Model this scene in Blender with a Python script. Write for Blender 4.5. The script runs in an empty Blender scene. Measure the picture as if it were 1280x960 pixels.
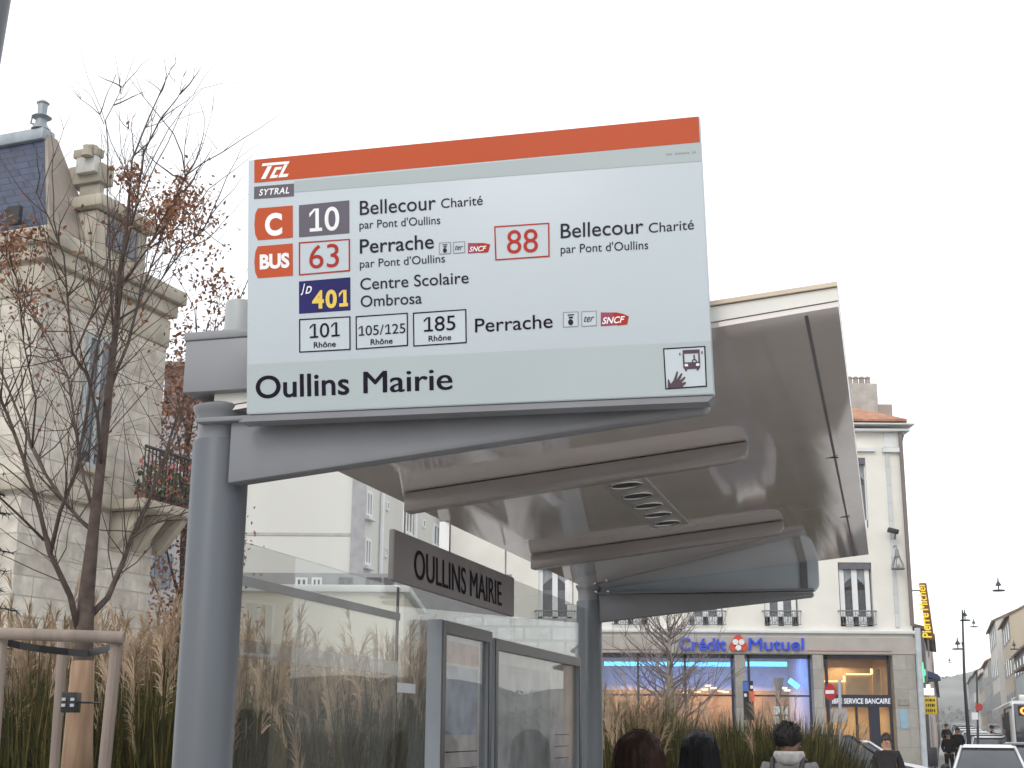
import bpy, bmesh, math, random
from mathutils import Vector, Matrix
random.seed(7)
R = math.radians
sc = bpy.context.scene
COL = sc.collection
# ------------------------------------------------------------------ camera, sky, sun, exposure
F, PITCH, ROLL = 1700.0, 0.2482, 0.0071
CAM = Vector((0, 0, 1.75))
FW = Vector((0, math.cos(PITCH), math.sin(PITCH)))
_r = Vector((1, 0, 0)); _u = _r.cross(FW)
RT = _r*math.cos(ROLL) + _u*math.sin(ROLL)
UP = -_r*math.sin(ROLL) + _u*math.cos(ROLL)
cd = bpy.data.cameras.new('camera'); cam = bpy.data.objects.new('camera', cd); COL.objects.link(cam)
cd.sensor_width = 36; cd.lens = 36*F/1280; cd.clip_start = .05; cd.clip_end = 5000
cam.matrix_world = Matrix(((RT.x, UP.x, -FW.x, CAM.x), (RT.y, UP.y, -FW.y, CAM.y), (RT.z, UP.z, -FW.z, CAM.z), (0, 0, 0, 1)))
sc.camera = cam
w = bpy.data.worlds.new('World'); sc.world = w; w.use_nodes = True
nt = w.node_tree; nt.nodes.clear()
SUN_EL, SUN_AZ = R(38), R(205)                        # behind the camera, a little to its left, veiled by cloud
sky = nt.nodes.new('ShaderNodeTexSky'); sky.sky_type = 'NISHITA'; sky.sun_disc = False
sky.sun_elevation = SUN_EL; sky.sun_rotation = SUN_AZ
b1 = nt.nodes.new('ShaderNodeBackground'); b1.inputs[1].default_value = .05
b2 = nt.nodes.new('ShaderNodeBackground'); b2.inputs[0].default_value = (1, .985, .965, 1); b2.inputs[1].default_value = 1.06
ad = nt.nodes.new('ShaderNodeAddShader'); out = nt.nodes.new('ShaderNodeOutputWorld')
nt.links.new(sky.outputs[0], b1.inputs[0]); nt.links.new(b1.outputs[0], ad.inputs[0]); nt.links.new(b2.outputs[0], ad.inputs[1]); nt.links.new(ad.outputs[0], out.inputs[0])
sl = bpy.data.lights.new('sun', 'SUN'); sl.energy = .7; sl.angle = R(20); sl.color = (1, .96, .9)
so = bpy.data.objects.new('sun', sl); COL.objects.link(so)
sdir = Vector((math.sin(SUN_AZ)*math.cos(SUN_EL), math.cos(SUN_AZ)*math.cos(SUN_EL), math.sin(SUN_EL)))
so.rotation_euler = sdir.to_track_quat('Z', 'Y').to_euler()
vs = sc.view_settings; vs.view_transform = 'Standard'; vs.look = 'None'; vs.gamma = 1; vs.exposure = .2
sc.cycles.volume_bounces = 2; sc.cycles.max_bounces = 8; sc.cycles.transparent_max_bounces = 16

# ------------------------------------------------------------------ helpers
def ray(x, y):                                          # direction seen at a photo pixel
    return FW + RT*((x-640)/F) + UP*((480-y)/F)
def W(x, y, v):                                         # point on that line at forward distance v
    d = ray(x, y); return CAM + d*(v/d.y)
SR = -.265                                              # heading of the bus shelter
AX = Vector((math.cos(SR), math.sin(SR), 0)); AY = Vector((-math.sin(SR), math.cos(SR), 0))
N0 = CAM + AX*(-1.603) + AY*3.086; N0.z = 0             # foot of the near post
def s2w(p): return N0 + AX*p[0] + AY*p[1] + Vector((0, 0, p[2]))
def w2s(P):
    d = P - N0; return Vector((d.dot(AX), d.dot(AY), d.z))
def SL(x, y, axis, val):                                # shelter coordinates where the line meets the plane axis = val
    d = ray(x, y); D = Vector((d.dot(AX), d.dot(AY), d.z)); C = w2s(CAM)
    i = 'XYZ'.index(axis); t = (val - C[i])/D[i]; return C + D*t
class MB:
    def __init__(s): s.v = []; s.f = []; s.m = []; s.cur = 0
    def add(s, vs, fs):
        n = len(s.v); s.v += [tuple(p) for p in vs]; s.f += [tuple(i+n for i in f) for f in fs]; s.m += [s.cur]*len(fs); return s
    def hexa(s, p): return s.add(p, [(0,3,2,1),(4,5,6,7),(0,1,5,4),(1,2,6,5),(2,3,7,6),(3,0,4,7)])
    def box(s, x0, x1, y0, y1, z0, z1):
        return s.hexa([(x0,y0,z0),(x1,y0,z0),(x1,y1,z0),(x0,y1,z0),(x0,y0,z1),(x1,y0,z1),(x1,y1,z1),(x0,y1,z1)])
    def obox(s, o, ax, ay, az, a, b):                   # box in the axes ax, ay, az from corner a to corner b
        o = Vector(o); P = lambda i, j, k: o+ax*i+ay*j+az*k
        return s.hexa([P(a[0],a[1],a[2]),P(b[0],a[1],a[2]),P(b[0],b[1],a[2]),P(a[0],b[1],a[2]),P(a[0],a[1],b[2]),P(b[0],a[1],b[2]),P(b[0],b[1],b[2]),P(a[0],b[1],b[2])])
    def prism(s, poly, off):
        off = Vector(off); n = len(poly); P = [Vector(p) for p in poly]
        return s.add(P+[p+off for p in P], [tuple(range(n))[::-1], tuple(range(n, 2*n))]+[(i,(i+1)%n,(i+1)%n+n,i+n) for i in range(n)])
    def quad(s, *p): return s.add(p, [tuple(range(len(p)))])
    def tube(s, pts, rad, n=8, cap=True):
        P = [Vector(p) for p in pts]
        if not hasattr(rad, '__len__'): rad = [rad]*len(P)
        vs = []; ref = None
        for i, p in enumerate(P):
            t = (P[min(i+1, len(P)-1)]-P[max(i-1, 0)])
            if t.length < 1e-9: t = Vector((0, 0, 1))
            t.normalize()
            if ref is None: ref = t.orthogonal().normalized()
            else:
                ref = ref - t*ref.dot(t)
                ref = ref.normalized() if ref.length > 1e-6 else t.orthogonal().normalized()
            b = t.cross(ref)
            for k in range(n):
                a = 2*math.pi*k/n; vs.append(p+(ref*math.cos(a)+b*math.sin(a))*rad[i])
        fs = [(i*n+k, i*n+(k+1)%n, (i+1)*n+(k+1)%n, (i+1)*n+k) for i in range(len(P)-1) for k in range(n)]
        if cap: fs += [tuple(range(n))[::-1], tuple(range((len(P)-1)*n, len(P)*n))]
        return s.add(vs, fs)
    def lathe(s, prof, c=(0,0,0), n=16, sx=1, sy=1):
        vs = [(c[0]+r*sx*math.cos(2*math.pi*k/n), c[1]+r*sy*math.sin(2*math.pi*k/n), c[2]+z) for r, z in prof for k in range(n)]
        fs = [(i*n+k, i*n+(k+1)%n, (i+1)*n+(k+1)%n, (i+1)*n+k) for i in range(len(prof)-1) for k in range(n)]
        fs += [tuple(range(n))[::-1], tuple(range((len(prof)-1)*n, len(prof)*n))]
        return s.add(vs, fs)
    def ball(s, c, rx, ry=None, rz=None, n=14, m=9):
        ry = ry or rx; rz = rz or rx
        return s.lathe([(max(1e-3, math.sin(math.pi*i/m)), -math.cos(math.pi*i/m)*1) for i in range(m+1)], (0,0,0), n) if False else s._ball(c, rx, ry, rz, n, m)
    def _ball(s, c, rx, ry, rz, n, m):
        vs = []; fs = []
        for i in range(m+1):
            a = math.pi*i/m
            for k in range(n):
                b = 2*math.pi*k/n; q = max(math.sin(a), 1e-3)
                vs.append((c[0]+rx*q*math.cos(b), c[1]+ry*q*math.sin(b), c[2]-rz*math.cos(a)))
        fs = [(i*n+k, i*n+(k+1)%n, (i+1)*n+(k+1)%n, (i+1)*n+k) for i in range(m) for k in range(n)]
        return s.add(vs, fs)
    def build(s, name, m, parent=None, off=None, smooth=False, bevel=0, recalc=True, seg=2):
        me = bpy.data.meshes.new(name)
        if off is None: off = parent.location if (parent and parent.get('wframe')) else (0, 0, 0)
        me.from_pydata([(p[0]-off[0], p[1]-off[1], p[2]-off[2]) for p in s.v], [], s.f)
        for mm in (m if isinstance(m, (list, tuple)) else [m]): me.materials.append(mm)
        if any(s.m): me.polygons.foreach_set('material_index', s.m)
        if recalc or bevel:
            bm = bmesh.new(); bm.from_mesh(me)
            bmesh.ops.recalc_face_normals(bm, faces=bm.faces)
            if bevel:
                es = [e for e in bm.edges if len(e.link_faces) == 2 and e.calc_face_angle(0) > .5]
                bmesh.ops.bevel(bm, geom=es, offset=bevel, segments=seg, affect='EDGES', profile=.5, clamp_overlap=True)
            bm.to_mesh(me); bm.free()
        if smooth or bevel:
            me.polygons.foreach_set('use_smooth', [True]*len(me.polygons))
            if not smooth or smooth == 'auto':
                bm = bmesh.new(); bm.from_mesh(me)
                for e in bm.edges:
                    if len(e.link_faces) == 2 and e.calc_face_angle(0) > .6: e.smooth = False
                bm.to_mesh(me); bm.free()
        o = bpy.data.objects.new(name, me); COL.objects.link(o)
        if parent: o.parent = parent
        return o
def tag(o, label, cat, group=None):
    o['label'] = label; o['category'] = cat
    if group: o['group'] = group
    return o
def thing(name, label, cat, loc=(0,0,0), rz=0, group=None, wframe=False):
    o = bpy.data.objects.new(name, None); COL.objects.link(o)
    o.location = loc; o.rotation_euler = (0, 0, rz); o.empty_display_size = .1
    if wframe: o['wframe'] = 1                          # its parts are given in world coordinates
    return tag(o, label, cat, group)
def struct(o): o['kind'] = 'structure'; return o
def stuff(o): o['kind'] = 'stuff'; return o
def kids(o): return [c for c in bpy.data.objects if c.parent == o]
def dup(root, loc, rz=None, label=None, swap=None, scale=None):
    swap = swap or {}
    def cp(o, par):
        c = o.copy(); COL.objects.link(c)
        if par: c.parent = par
        if c.type == 'MESH' and o.data.materials and o.data.materials[0] in swap:
            c.data = o.data.copy(); c.data.materials[0] = swap[o.data.materials[0]]
        for k in kids(o): cp(k, c)
        return c
    r = cp(root, None); r.location = loc
    if rz is not None: r.rotation_euler = (0, 0, rz)
    if label: r['label'] = label
    if scale: r.scale = scale
    return r

# ------------------------------------------------------------------ materials
def mat(name, col, rough=.6, metal=0, var=.12, scale=4, bump=0, spec=.5, coat=0, emit=None, es=1, detail=5, streak=False):
    m = bpy.data.materials.new(name); m.use_nodes = True; n = m.node_tree; p = n.nodes['Principled BSDF']
    p.inputs['Roughness'].default_value = rough; p.inputs['Metallic'].default_value = metal
    p.inputs['Specular IOR Level'].default_value = spec; p.inputs['Coat Weight'].default_value = coat; p.inputs['Coat Roughness'].default_value = .06
    tc = n.nodes.new('ShaderNodeTexCoord'); nz = n.nodes.new('ShaderNodeTexNoise'); nz.inputs['Scale'].default_value = scale; nz.inputs['Detail'].default_value = detail
    if streak:
        mp = n.nodes.new('ShaderNodeMapping'); mp.inputs['Scale'].default_value = (1, 1, .12); n.links.new(tc.outputs['Object'], mp.inputs[0]); n.links.new(mp.outputs[0], nz.inputs['Vector'])
    else: n.links.new(tc.outputs['Object'], nz.inputs['Vector'])
    cr = n.nodes.new('ShaderNodeValToRGB'); cr.color_ramp.elements[0].position = .3; cr.color_ramp.elements[1].position = .7
    cr.color_ramp.elements[0].color = (*[max(0, c*(1-var)) for c in col], 1); cr.color_ramp.elements[1].color = (*[min(1, c*(1+var)) for c in col], 1)
    n.links.new(nz.outputs[0], cr.inputs[0]); n.links.new(cr.outputs[0], p.inputs['Base Color'])
    if bump:
        b = n.nodes.new('ShaderNodeBump'); b.inputs['Strength'].default_value = bump; b.inputs['Distance'].default_value = .02
        n.links.new(nz.outputs[0], b.inputs['Height']); n.links.new(b.outputs[0], p.inputs['Normal'])
    if emit: p.inputs['Emission Color'].default_value = (*emit, 1); p.inputs['Emission Strength'].default_value = es
    return m
def block_mat(name, col, mortar, bw, bh, mortar_w=.012, rough=.85, var=.14, plane='XZ', offset=.5, rz=0, bump=.4):
    m = mat(name, col, rough, var=var); n = m.node_tree; p = n.nodes['Principled BSDF']
    tc = [k for k in n.nodes if k.type == 'TEX_COORD'][0]; cr = [k for k in n.nodes if k.type == 'VALTORGB'][0]
    mp = n.nodes.new('ShaderNodeMapping'); n.links.new(tc.outputs['Object'], mp.inputs[0])
    mp.vector_type = 'POINT'; mp.inputs['Rotation'].default_value = (0, 0, -rz)
    sp = n.nodes.new('ShaderNodeSeparateXYZ'); cb = n.nodes.new('ShaderNodeCombineXYZ'); n.links.new(mp.outputs[0], sp.inputs[0])
    if plane == 'XZ': n.links.new(sp.outputs[0], cb.inputs[0])
    elif plane == 'YZ': n.links.new(sp.outputs[1], cb.inputs[0])
    else:
        a = n.nodes.new('ShaderNodeMath'); a.operation = 'ADD'; n.links.new(sp.outputs[0], a.inputs[0]); n.links.new(sp.outputs[1], a.inputs[1]); n.links.new(a.outputs[0], cb.inputs[0])
    n.links.new(sp.outputs[2], cb.inputs[1])
    br = n.nodes.new('ShaderNodeTexBrick'); n.links.new(cb.outputs[0], br.inputs['Vector']); br.offset = offset
    br.inputs['Scale'].default_value = 1; br.inputs['Brick Width'].default_value = bw; br.inputs['Row Height'].default_value = bh
    br.inputs['Mortar Size'].default_value = mortar_w; br.inputs['Mortar Smooth'].default_value = .2
    br.inputs['Mortar'].default_value = (*mortar, 1); n.links.new(cr.outputs[0], br.inputs['Color1'])
    d = n.nodes.new('ShaderNodeMix'); d.data_type = 'RGBA'; d.blend_type = 'MULTIPLY'; d.inputs[0].default_value = 1; d.inputs[7].default_value = (.8, .79, .77, 1)
    n.links.new(cr.outputs[0], d.inputs[6]); n.links.new(d.outputs[2], br.inputs['Color2'])
    n.links.new(br.outputs[0], p.inputs['Base Color'])
    b = n.nodes.new('ShaderNodeBump'); b.inputs['Strength'].default_value = bump; b.inputs['Distance'].default_value = .02; b.invert = True
    n.links.new(br.outputs['Fac'], b.inputs['Height']); n.links.new(b.outputs[0], p.inputs['Normal'])
    return m
def glass_mat(name, tint=(.93, .96, .95), ior=1.5, rough=0.0, dirt=.04):
    m = bpy.data.materials.new(name); m.use_nodes = True; n = m.node_tree; n.nodes.clear()
    o = n.nodes.new('ShaderNodeOutputMaterial'); t = n.nodes.new('ShaderNodeBsdfTransparent'); t.inputs[0].default_value = (*tint, 1)
    g = n.nodes.new('ShaderNodeBsdfGlossy'); g.inputs['Roughness'].default_value = rough; g.inputs[0].default_value = (1, 1, 1, 1)
    lw = n.nodes.new('ShaderNodeLayerWeight'); lw.inputs[0].default_value = .5; mx = n.nodes.new('ShaderNodeMixShader')
    pw = n.nodes.new('ShaderNodeMath'); pw.operation = 'POWER'; pw.inputs[1].default_value = 5; n.links.new(lw.outputs['Facing'], pw.inputs[0])
    fr = n.nodes.new('ShaderNodeMath'); fr.operation = 'MULTIPLY_ADD'; fr.inputs[1].default_value = .45; fr.inputs[2].default_value = .03; n.links.new(pw.outputs[0], fr.inputs[0])
    n.links.new(fr.outputs[0], mx.inputs[0]); n.links.new(t.outputs[0], mx.inputs[1]); n.links.new(g.outputs[0], mx.inputs[2])
    df = n.nodes.new('ShaderNodeBsdfDiffuse'); df.inputs[0].default_value = (.6, .6, .6, 1)
    tc = n.nodes.new('ShaderNodeTexCoord'); nz = n.nodes.new('ShaderNodeTexNoise'); nz.inputs['Scale'].default_value = 2.5; nz.inputs['Detail'].default_value = 6
    n.links.new(tc.outputs['Object'], nz.inputs['Vector'])
    mu = n.nodes.new('ShaderNodeMath'); mu.operation = 'MULTIPLY'; mu.inputs[1].default_value = dirt*2; n.links.new(nz.outputs[0], mu.inputs[0])
    m2 = n.nodes.new('ShaderNodeMixShader'); n.links.new(mu.outputs[0], m2.inputs[0]); n.links.new(mx.outputs[0], m2.inputs[1]); n.links.new(df.outputs[0], m2.inputs[2])
    n.links.new(m2.outputs[0], o.inputs[0]); return m
def light_mat(name, col, s):
    m = bpy.data.materials.new(name); m.use_nodes = True; p = m.node_tree.nodes['Principled BSDF']
    p.inputs['Base Color'].default_value = (*[c*.5 for c in col], 1); p.inputs['Emission Color'].default_value = (*col, 1); p.inputs['Emission Strength'].default_value = s
    return m
rib_grey = mat('rib_paint', (.30, .275, .265), .25, .1, .06, 4)
post_grey = mat('grey_post_paint', (.10, .112, .127), .42, 0, .13, 7, streak=True, bump=.02)
box_lit_grey = mat('cap_box_paint', (.23, .235, .25), .4, 0, .06, 4); stub_grey = mat('stub_paint', (.38, .40, .40), .45)  # cap box grey is lightened: the light on it is put into the colour
arm_grey = mat('grey_arm_paint', (.19, .195, .21), .4, 0, .08, 6)
roof_grey = mat('glossy_roof_lining', (.70, .64, .61), .045, .16, .06, 2.5, spec=.7, coat=.7)
roof_edge = mat('pale_roof_edge', (.72, .71, .66), .4, 0, .05, 5)
roof_lip = mat('cream_roof_lip', (.62, .52, .40), .5)
dark_frame = mat('dark_frame_metal', (.09, .085, .09), .4, .3)
case_grey = mat('poster_case_grey', (.26, .285, .32), .4)
steel = mat('bright_steel', (.6, .6, .6), .25, 1)
black = mat('black_plastic', (.015, .015, .017), .5)
glass = glass_mat('shelter_glass', (.88, .89, .885), dirt=.03)
pane_m = mat('window_pane', (.05, .06, .07), .06, 0, .3, 1.2, spec=.8)
sign_white = mat('sign_white', (.47, .525, .56), .34, 0, .03, 1.2, spec=.3)
sign_grey = mat('sign_grey', (.37, .42, .43), .34, 0, .03, 1.5, spec=.3)
sign_orange = mat('sign_orange', (.46, .074, .022), .42, 0, .05, 2, spec=.2)
badge_grey = mat('badge_grey', (.085, .073, .10), .5, 0, .05)
navy = mat('badge_navy', (.02, .018, .115), .5, spec=.15)
ink = mat('ink', (.010, .008, .018), .6, spec=.08)
ink2 = mat('soft_ink', (.026, .025, .038), .6, spec=.08)
white_ink = mat('white_ink', (.78, .79, .8), .4)
red_ink = mat('red_ink', (.38, .03, .018), .5, spec=.15)
yellow_ink = mat('yellow_ink', (.72, .5, .06), .4)
plum = mat('plum_ink', (.27, .012, .055), .4)
grey_ink = mat('grey_ink', (.22, .23, .24), .5)

# ------------------------------------------------------------------ lettering
def text_shape(body, weight=0, shear=0, space=1):
    c = bpy.data.curves.new('lettering', 'FONT'); c.body = body; c.size = 1; c.offset = weight; c.shear = shear; c.space_character = space; c.resolution_u = 5
    o = bpy.data.objects.new('lettering', c); COL.objects.link(o)
    dg = bpy.context.evaluated_depsgraph_get(); me = bpy.data.meshes.new_from_object(o.evaluated_get(dg))
    vs = [tuple(v.co) for v in me.vertices]; fs = [tuple(p.vertices) for p in me.polygons]
    bpy.data.objects.remove(o); bpy.data.curves.remove(c); bpy.data.meshes.remove(me)
    return vs, fs
_cap = max(v[1] for v in text_shape('H')[0])
def digits_on(mb, body, L, Rr, T, n=(0,0,0), weight=0, shear=0):       # figures laid out one by one, the 1 with its flag and foot
    L, Rr, T, n = Vector(L), Vector(Rr), Vector(T), Vector(n); V = []; FS = []; x = 0; t = .095+weight*1.6
    for ch in body:
        if ch == '1':
            o = len(V); V += [(x+.02, .55), (x+.02, .55-t*1.05), (x+.21, .67-t*.25), (x+.21, _cap), (x+.17, _cap)]; FS.append(tuple(range(o, o+5)))
            o = len(V); V += [(x+.21, t*.9), (x+.21+t, t*.9), (x+.21+t, _cap), (x+.21, _cap)]; FS.append(tuple(range(o, o+4)))
            o = len(V); V += [(x+.03, 0), (x+.42, 0), (x+.42, t*.9), (x+.03, t*.9)]; FS.append(tuple(range(o, o+4))); x += .5
        else:
            vs, fs = text_shape(ch, weight); a = min(v[0] for v in vs); b = max(v[0] for v in vs); o = len(V)
            V += [(v[0]-a+x, v[1]) for v in vs]; FS += [tuple(i+o for i in f) for f in fs]; x += b-a+.075
    x0 = min(v[0] for v in V); x1 = max(v[0] for v in V); ex = (Rr-L)/(x1-x0); ey = (T-L)/_cap
    mb.add([L+ex*(v[0]-x0)+ey*v[1]+n for v in V], FS); return mb
def text_on(mb, body, L, Rr, T, n=(0,0,0), weight=0, shear=0, space=1):     # baseline from L to Rr, capital height L to T
    if '1' in body and body.replace('/', '').isdigit(): return digits_on(mb, body, L, Rr, T, n, weight)
    vs, fs = text_shape(body, 0 if 'M' in body else weight, shear, space)
    x0 = min(v[0] for v in vs); x1 = max(v[0] for v in vs)
    L, Rr, T, n = Vector(L), Vector(Rr), Vector(T), Vector(n); ex = (Rr-L)/(x1-x0); ey = (T-L)/(_cap+weight)
    mb.add([L+ex*(v[0]-x0)+ey*v[1]+n for v in vs], fs)
    if 'M' in body and weight > .003:                   # heavier stroke for letters that clash when thickened
        off = (T-Vector(L)).cross(Vector(Rr)-L); off = off.normalized()*-.00012
        for sgn in (-1, 1): mb.add([L+ex*(v[0]-x0+sgn*weight*.8)+ey*v[1]+n+off*(1 if sgn > 0 else 2) for v in vs], fs)
    return mb
def wtext(name, m, parent, body, p0, p1, p2, v, **k):    # same, on a wall at distance v, from photo positions
    mb = MB(); text_on(mb, body, W(*p0, v), W(*p1, v), W(*p2, v), **k)
    return mb.build(name, m, parent, recalc=False)
# ------------------------------------------------------------------ ground
asphalt = mat('asphalt', (.06, .06, .062), .9, 0, .25, 2, bump=.2)
paving = mat('paving', (.34, .33, .315), .85, var=.18, scale=3, bump=.2)
g = MB(); g.quad((-1500,-600,-.12),(1500,-600,-.12),(1500,3000,-.12),(-1500,3000,-.12)); struct(g.build('ground', asphalt, recalc=False))
st = math.tan(R(17.2)); SD = Vector((math.sin(R(17.2)), math.cos(R(17.2)), 0)); SN = Vector((SD.y, -SD.x, 0))
S0 = W(1142, 800, 46.0); S0.z = 0
def ST(t, s, z=0): return S0 + SD*t + SN*s + Vector((0, 0, z))
g = MB(); g.box(-70, 7, -12, 44.5, -.12, 0); g.prism([ST(-1.5, .4, -.119), ST(-1.5, 1.9, -.119), ST(160, 1.9, 1.96), ST(160, .4, 1.96)], (0, 0, .119)); struct(g.build('pavement', paving, bevel=.02))
g = MB(); g.quad(ST(-40, 1.9, -.114), ST(-40, 8.2, -.114), ST(0, 8.2, -.114), ST(0, 1.9, -.114)); g.quad(ST(0, 1.9, -.114), ST(0, 8.2, -.114), ST(330, 8.2, 4.2), ST(330, 1.9, 4.2)); struct(g.build('road', mat('worn_asphalt', (.11, .11, .112), .8, var=.2, scale=3), recalc=False))

# ------------------------------------------------------------------ bus shelter
ZR0, SLOPE, LEN, XW = 2.5175, .1072, 4.549, 1.545
def zr(x): return ZR0 + SLOPE*x
sh = thing('bus_shelter', 'grey bus shelter with two round posts, glass back wall and a glossy sloping roof', 'bus shelter', N0, SR)
def column(y, far):
    c = MB(); c.lathe([(.0715, 0), (.0715, 2.445), (.069, 2.452)], (0, y, 0), 40)
    o = c.build('column', post_grey, sh, smooth='auto')
    k = MB(); k.lathe([(.085, 0), (.085, .03), (.075, .035)], (0, y, 0), 32); k.build('base_flange', post_grey, o, smooth='auto')
    k = MB(); k.lathe([(.062, 2.452), (.062, 2.505), (.07, 2.522), (.076, 2.532), (.076, 2.54), (.05, 2.55)], (0, y, 0), 40); k.build('collar', arm_grey, o, smooth='auto')
    if not far:
        k = MB(); k.box(-.074, .13, y-.085, y+.10, 2.566, 2.702); k.box(-.078, .134, y-.089, y+.104, 2.702, 2.724)
        k.build('cap_box', box_lit_grey, o, bevel=.004)
        k = MB(); k.lathe([(.041, 2.725), (.041, 2.82), (.038, 2.825)], (.028, y+.01, 0), 24); k.build('cable_stub', stub_grey, o, smooth='auto')
    else:
        for dx, dy in ((.05, -.05), (.12, -.06)):
            k = MB(); k.ball((dx, y+dy, 2.50), .011); k.build('bolt', steel, o, smooth=True)
column(0, False); column(LEN-.03, True)
def arm(y):
    a = MB(); P = [(.06, 2.332), (1.235, 2.452), (1.245, 2.462), (1.245, 2.475), (.06, 2.487)]
    a.prism([(x, y-.028, z) for x, z in P], (0, .056, 0)); o = a.build('roof_arm', arm_grey, sh, bevel=.004)
    a = MB(); a.prism([(-.03, y-.045, 2.486), (1.25, y-.045, 2.486), (1.25, y+.05, 2.486), (-.03, y+.05, 2.486)], (0, 0, .012)); a.build('flange', arm_grey, o, bevel=.002)
arm(-.045); arm(LEN-.03)
# roof slab: glossy lining below, pale edges, cream lip on top
Y0, Y1 = -.05, LEN+.02
a = MB(); a.prism([(0, Y0, zr(0)), (XW, Y0, zr(XW)), (XW, Y0, zr(XW)+.012), (0, Y0, zr(0)+.012)], (0, Y1-Y0, 0)); rf = a.build('roof', roof_grey, sh)
a = MB(); a.prism([(0, Y0-.004, zr(0)+.014), (XW, Y0-.004, zr(XW)+.014), (XW, Y0-.004, zr(XW)+.044), (0, Y0-.004, zr(0)+.075)], (0, Y1-Y0+.008, 0)); a.build('roof_edge', roof_edge, rf)
a = MB(); a.prism([(-.01, Y0-.012, zr(0)+.077), (XW, Y0-.012, zr(XW)+.046), (XW, Y0-.012, zr(XW)+.056), (-.01, Y0-.012, zr(0)+.088)], (0, Y1-Y0+.024, 0)); a.build('roof_lip', roof_lip, rf)
P1, P2 = SL(1000, 402, 'Z', 2.66), SL(1072, 690, 'Z', 2.66)
def on_roof(x, y):
    C = w2s(CAM); d = ray(x, y); D = Vector((d.dot(AX), d.dot(AY), d.z)); t = (ZR0+SLOPE*C.x-C.z)/(D.z-SLOPE*D.x); return C+D*t
for pl, pr in (((556, 596), (934, 551)), ((672, 664), (979, 650))):
    A, B = on_roof(*pl), on_roof(*pr); yy = B.y; xe = B.x; xl = .06
    a = MB(); P = [(xl, zr(xl)-.068), (xe-.05, zr(xe)-.062), (xe-.012, zr(xe)-.05), (xe, zr(xe)-.03), (xe, zr(xe)-.003), (xl, zr(xl)-.003)]
    a.prism([(x, yy-.012, z) for x, z in P], (0, .07, 0)); a.build('roof_rib', rib_grey, sh, bevel=.006)
xs = (on_roof(1000, 402).x+on_roof(1066, 660).x)/2
a = MB(); a.prism([(xs-.004, Y0+.03, zr(xs-.004)-.0015), (xs+.004, Y0+.03, zr(xs+.004)-.0015), (xs+.004, Y0+.03, zr(xs)+.001), (xs-.004, Y0+.03, zr(xs)+.001)], (0, Y1-Y0-.04, 0)); a.build('roof_seam', dark_frame, rf)
for yy in (1.7, 3.1):
    a = MB(); a.box(xs-.03, xs+.012, yy-.003, yy+.003, zr(xs)-.004, zr(xs)-.001); a.build('seam_clip', dark_frame, rf)
# lamp panel with five round holes
c4 = [on_roof(*p) for p in ((751, 597), (806, 594), (861, 655), (809, 658))]
x0 = min(c4[0].x, c4[3].x); x1 = max(c4[1].x, c4[2].x); ya = (c4[0].y+c4[1].y)/2; yb = (c4[2].y+c4[3].y)/2
xm = sum(c.x for c in c4)/4; wx = ((c4[1].x-c4[0].x)+(c4[2].x-c4[3].x))/2; ly, lz = sorted((ya, yb))
lamp_panel = mat('lamp_panel_metal', (.42, .40, .38), .3, .3)
a = MB(); a.prism([(xm-wx/2, ly, zr(xm-wx/2)-.006), (xm+wx/2, ly, zr(xm+wx/2)-.006), (xm+wx/2, ly, zr(xm+wx/2)-.001), (xm-wx/2, ly, zr(xm-wx/2)-.001)], (0, lz-ly, 0)); lp = a.build('lamp_panel', lamp_panel, sh)
for i in range(5):
    yy = ly+(lz-ly)*(i+.5)/5; rr = min(wx*.36, (lz-ly)/5*.42)
    a = MB(); n = 28; vsd = [(xm+rr*math.cos(6.2832*k/n), yy+rr*math.sin(6.2832*k/n), zr(xm+rr*math.cos(6.2832*k/n))-.008) for k in range(n)]
    a.prism(vsd, (0, 0, .0015)); h = a.build('lamp_hole', black, lp)
    a = MB(); a.tube(vsd+[vsd[0]], .005, 6, False); a.build('lamp_ring', steel, h, smooth=True)
# glass back wall
def pane(y0, y1, z0, z1, nm='glass_pane'):
    a = MB(); a.box(-.005, .005, y0, y1, z0, z1); return a.build(nm, glass, sh)
zlow = SL(360, 694, 'X', 0).z; ys1 = SL(497, 760, 'X', 0).y
pane(.09, ys1-.004, .25, zlow); pane(ys1+.004, 2.87, .25, 2.40); pane(2.878, LEN-.11, .25, 2.40)
frost = mat('frosted_band', (.36, .37, .38), .5)
zb1 = (SL(305, 719, 'X', 0).z+SL(495, 768, 'X', 0).z)/2; zb0 = (SL(305, 731, 'X', 0).z+SL(495, 777, 'X', 0).z)/2
a = MB(); a.box(.006, .012, .09, ys1-.004, zb0, zb1); a.build('upper_rail', frost, sh)
zb1 = (SL(305, 795, 'X', 0).z+SL(495, 831, 'X', 0).z)/2
pale_band = glass_mat('pale_band', (.86, .86, .86), dirt=.10)
a = MB(); a.box(.006, .009, .09, ys1-.004, zb1-.045, zb1); a.build('lower_band', pale_band, sh)
a = MB(); a.box(-.012, .012, .085, LEN-.1, .2, .25); a.build('bottom_rail', case_grey, sh)
a = MB(); a.box(-.004, .004, ys1-.0035, ys1+.0035, .25, zlow); a.build('pane_joint', black, sh)
sp0 = SL(497, 853, 'X', .007); sp1 = SL(519, 867, 'X', .007)
a = MB(); a.box(.006, .0075, sp0.y, sp1.y, sp1.z, sp0.z); a.build('white_sticker', mat('sticker', (.6, .63, .65), .5), sh)
for yy in (ys1+.5, 4.0):
    a = MB(); a.box(-.02, .02, yy, yy+.02, 2.39, zr(0)); a.build('glass_clamp', steel, sh)
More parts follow.
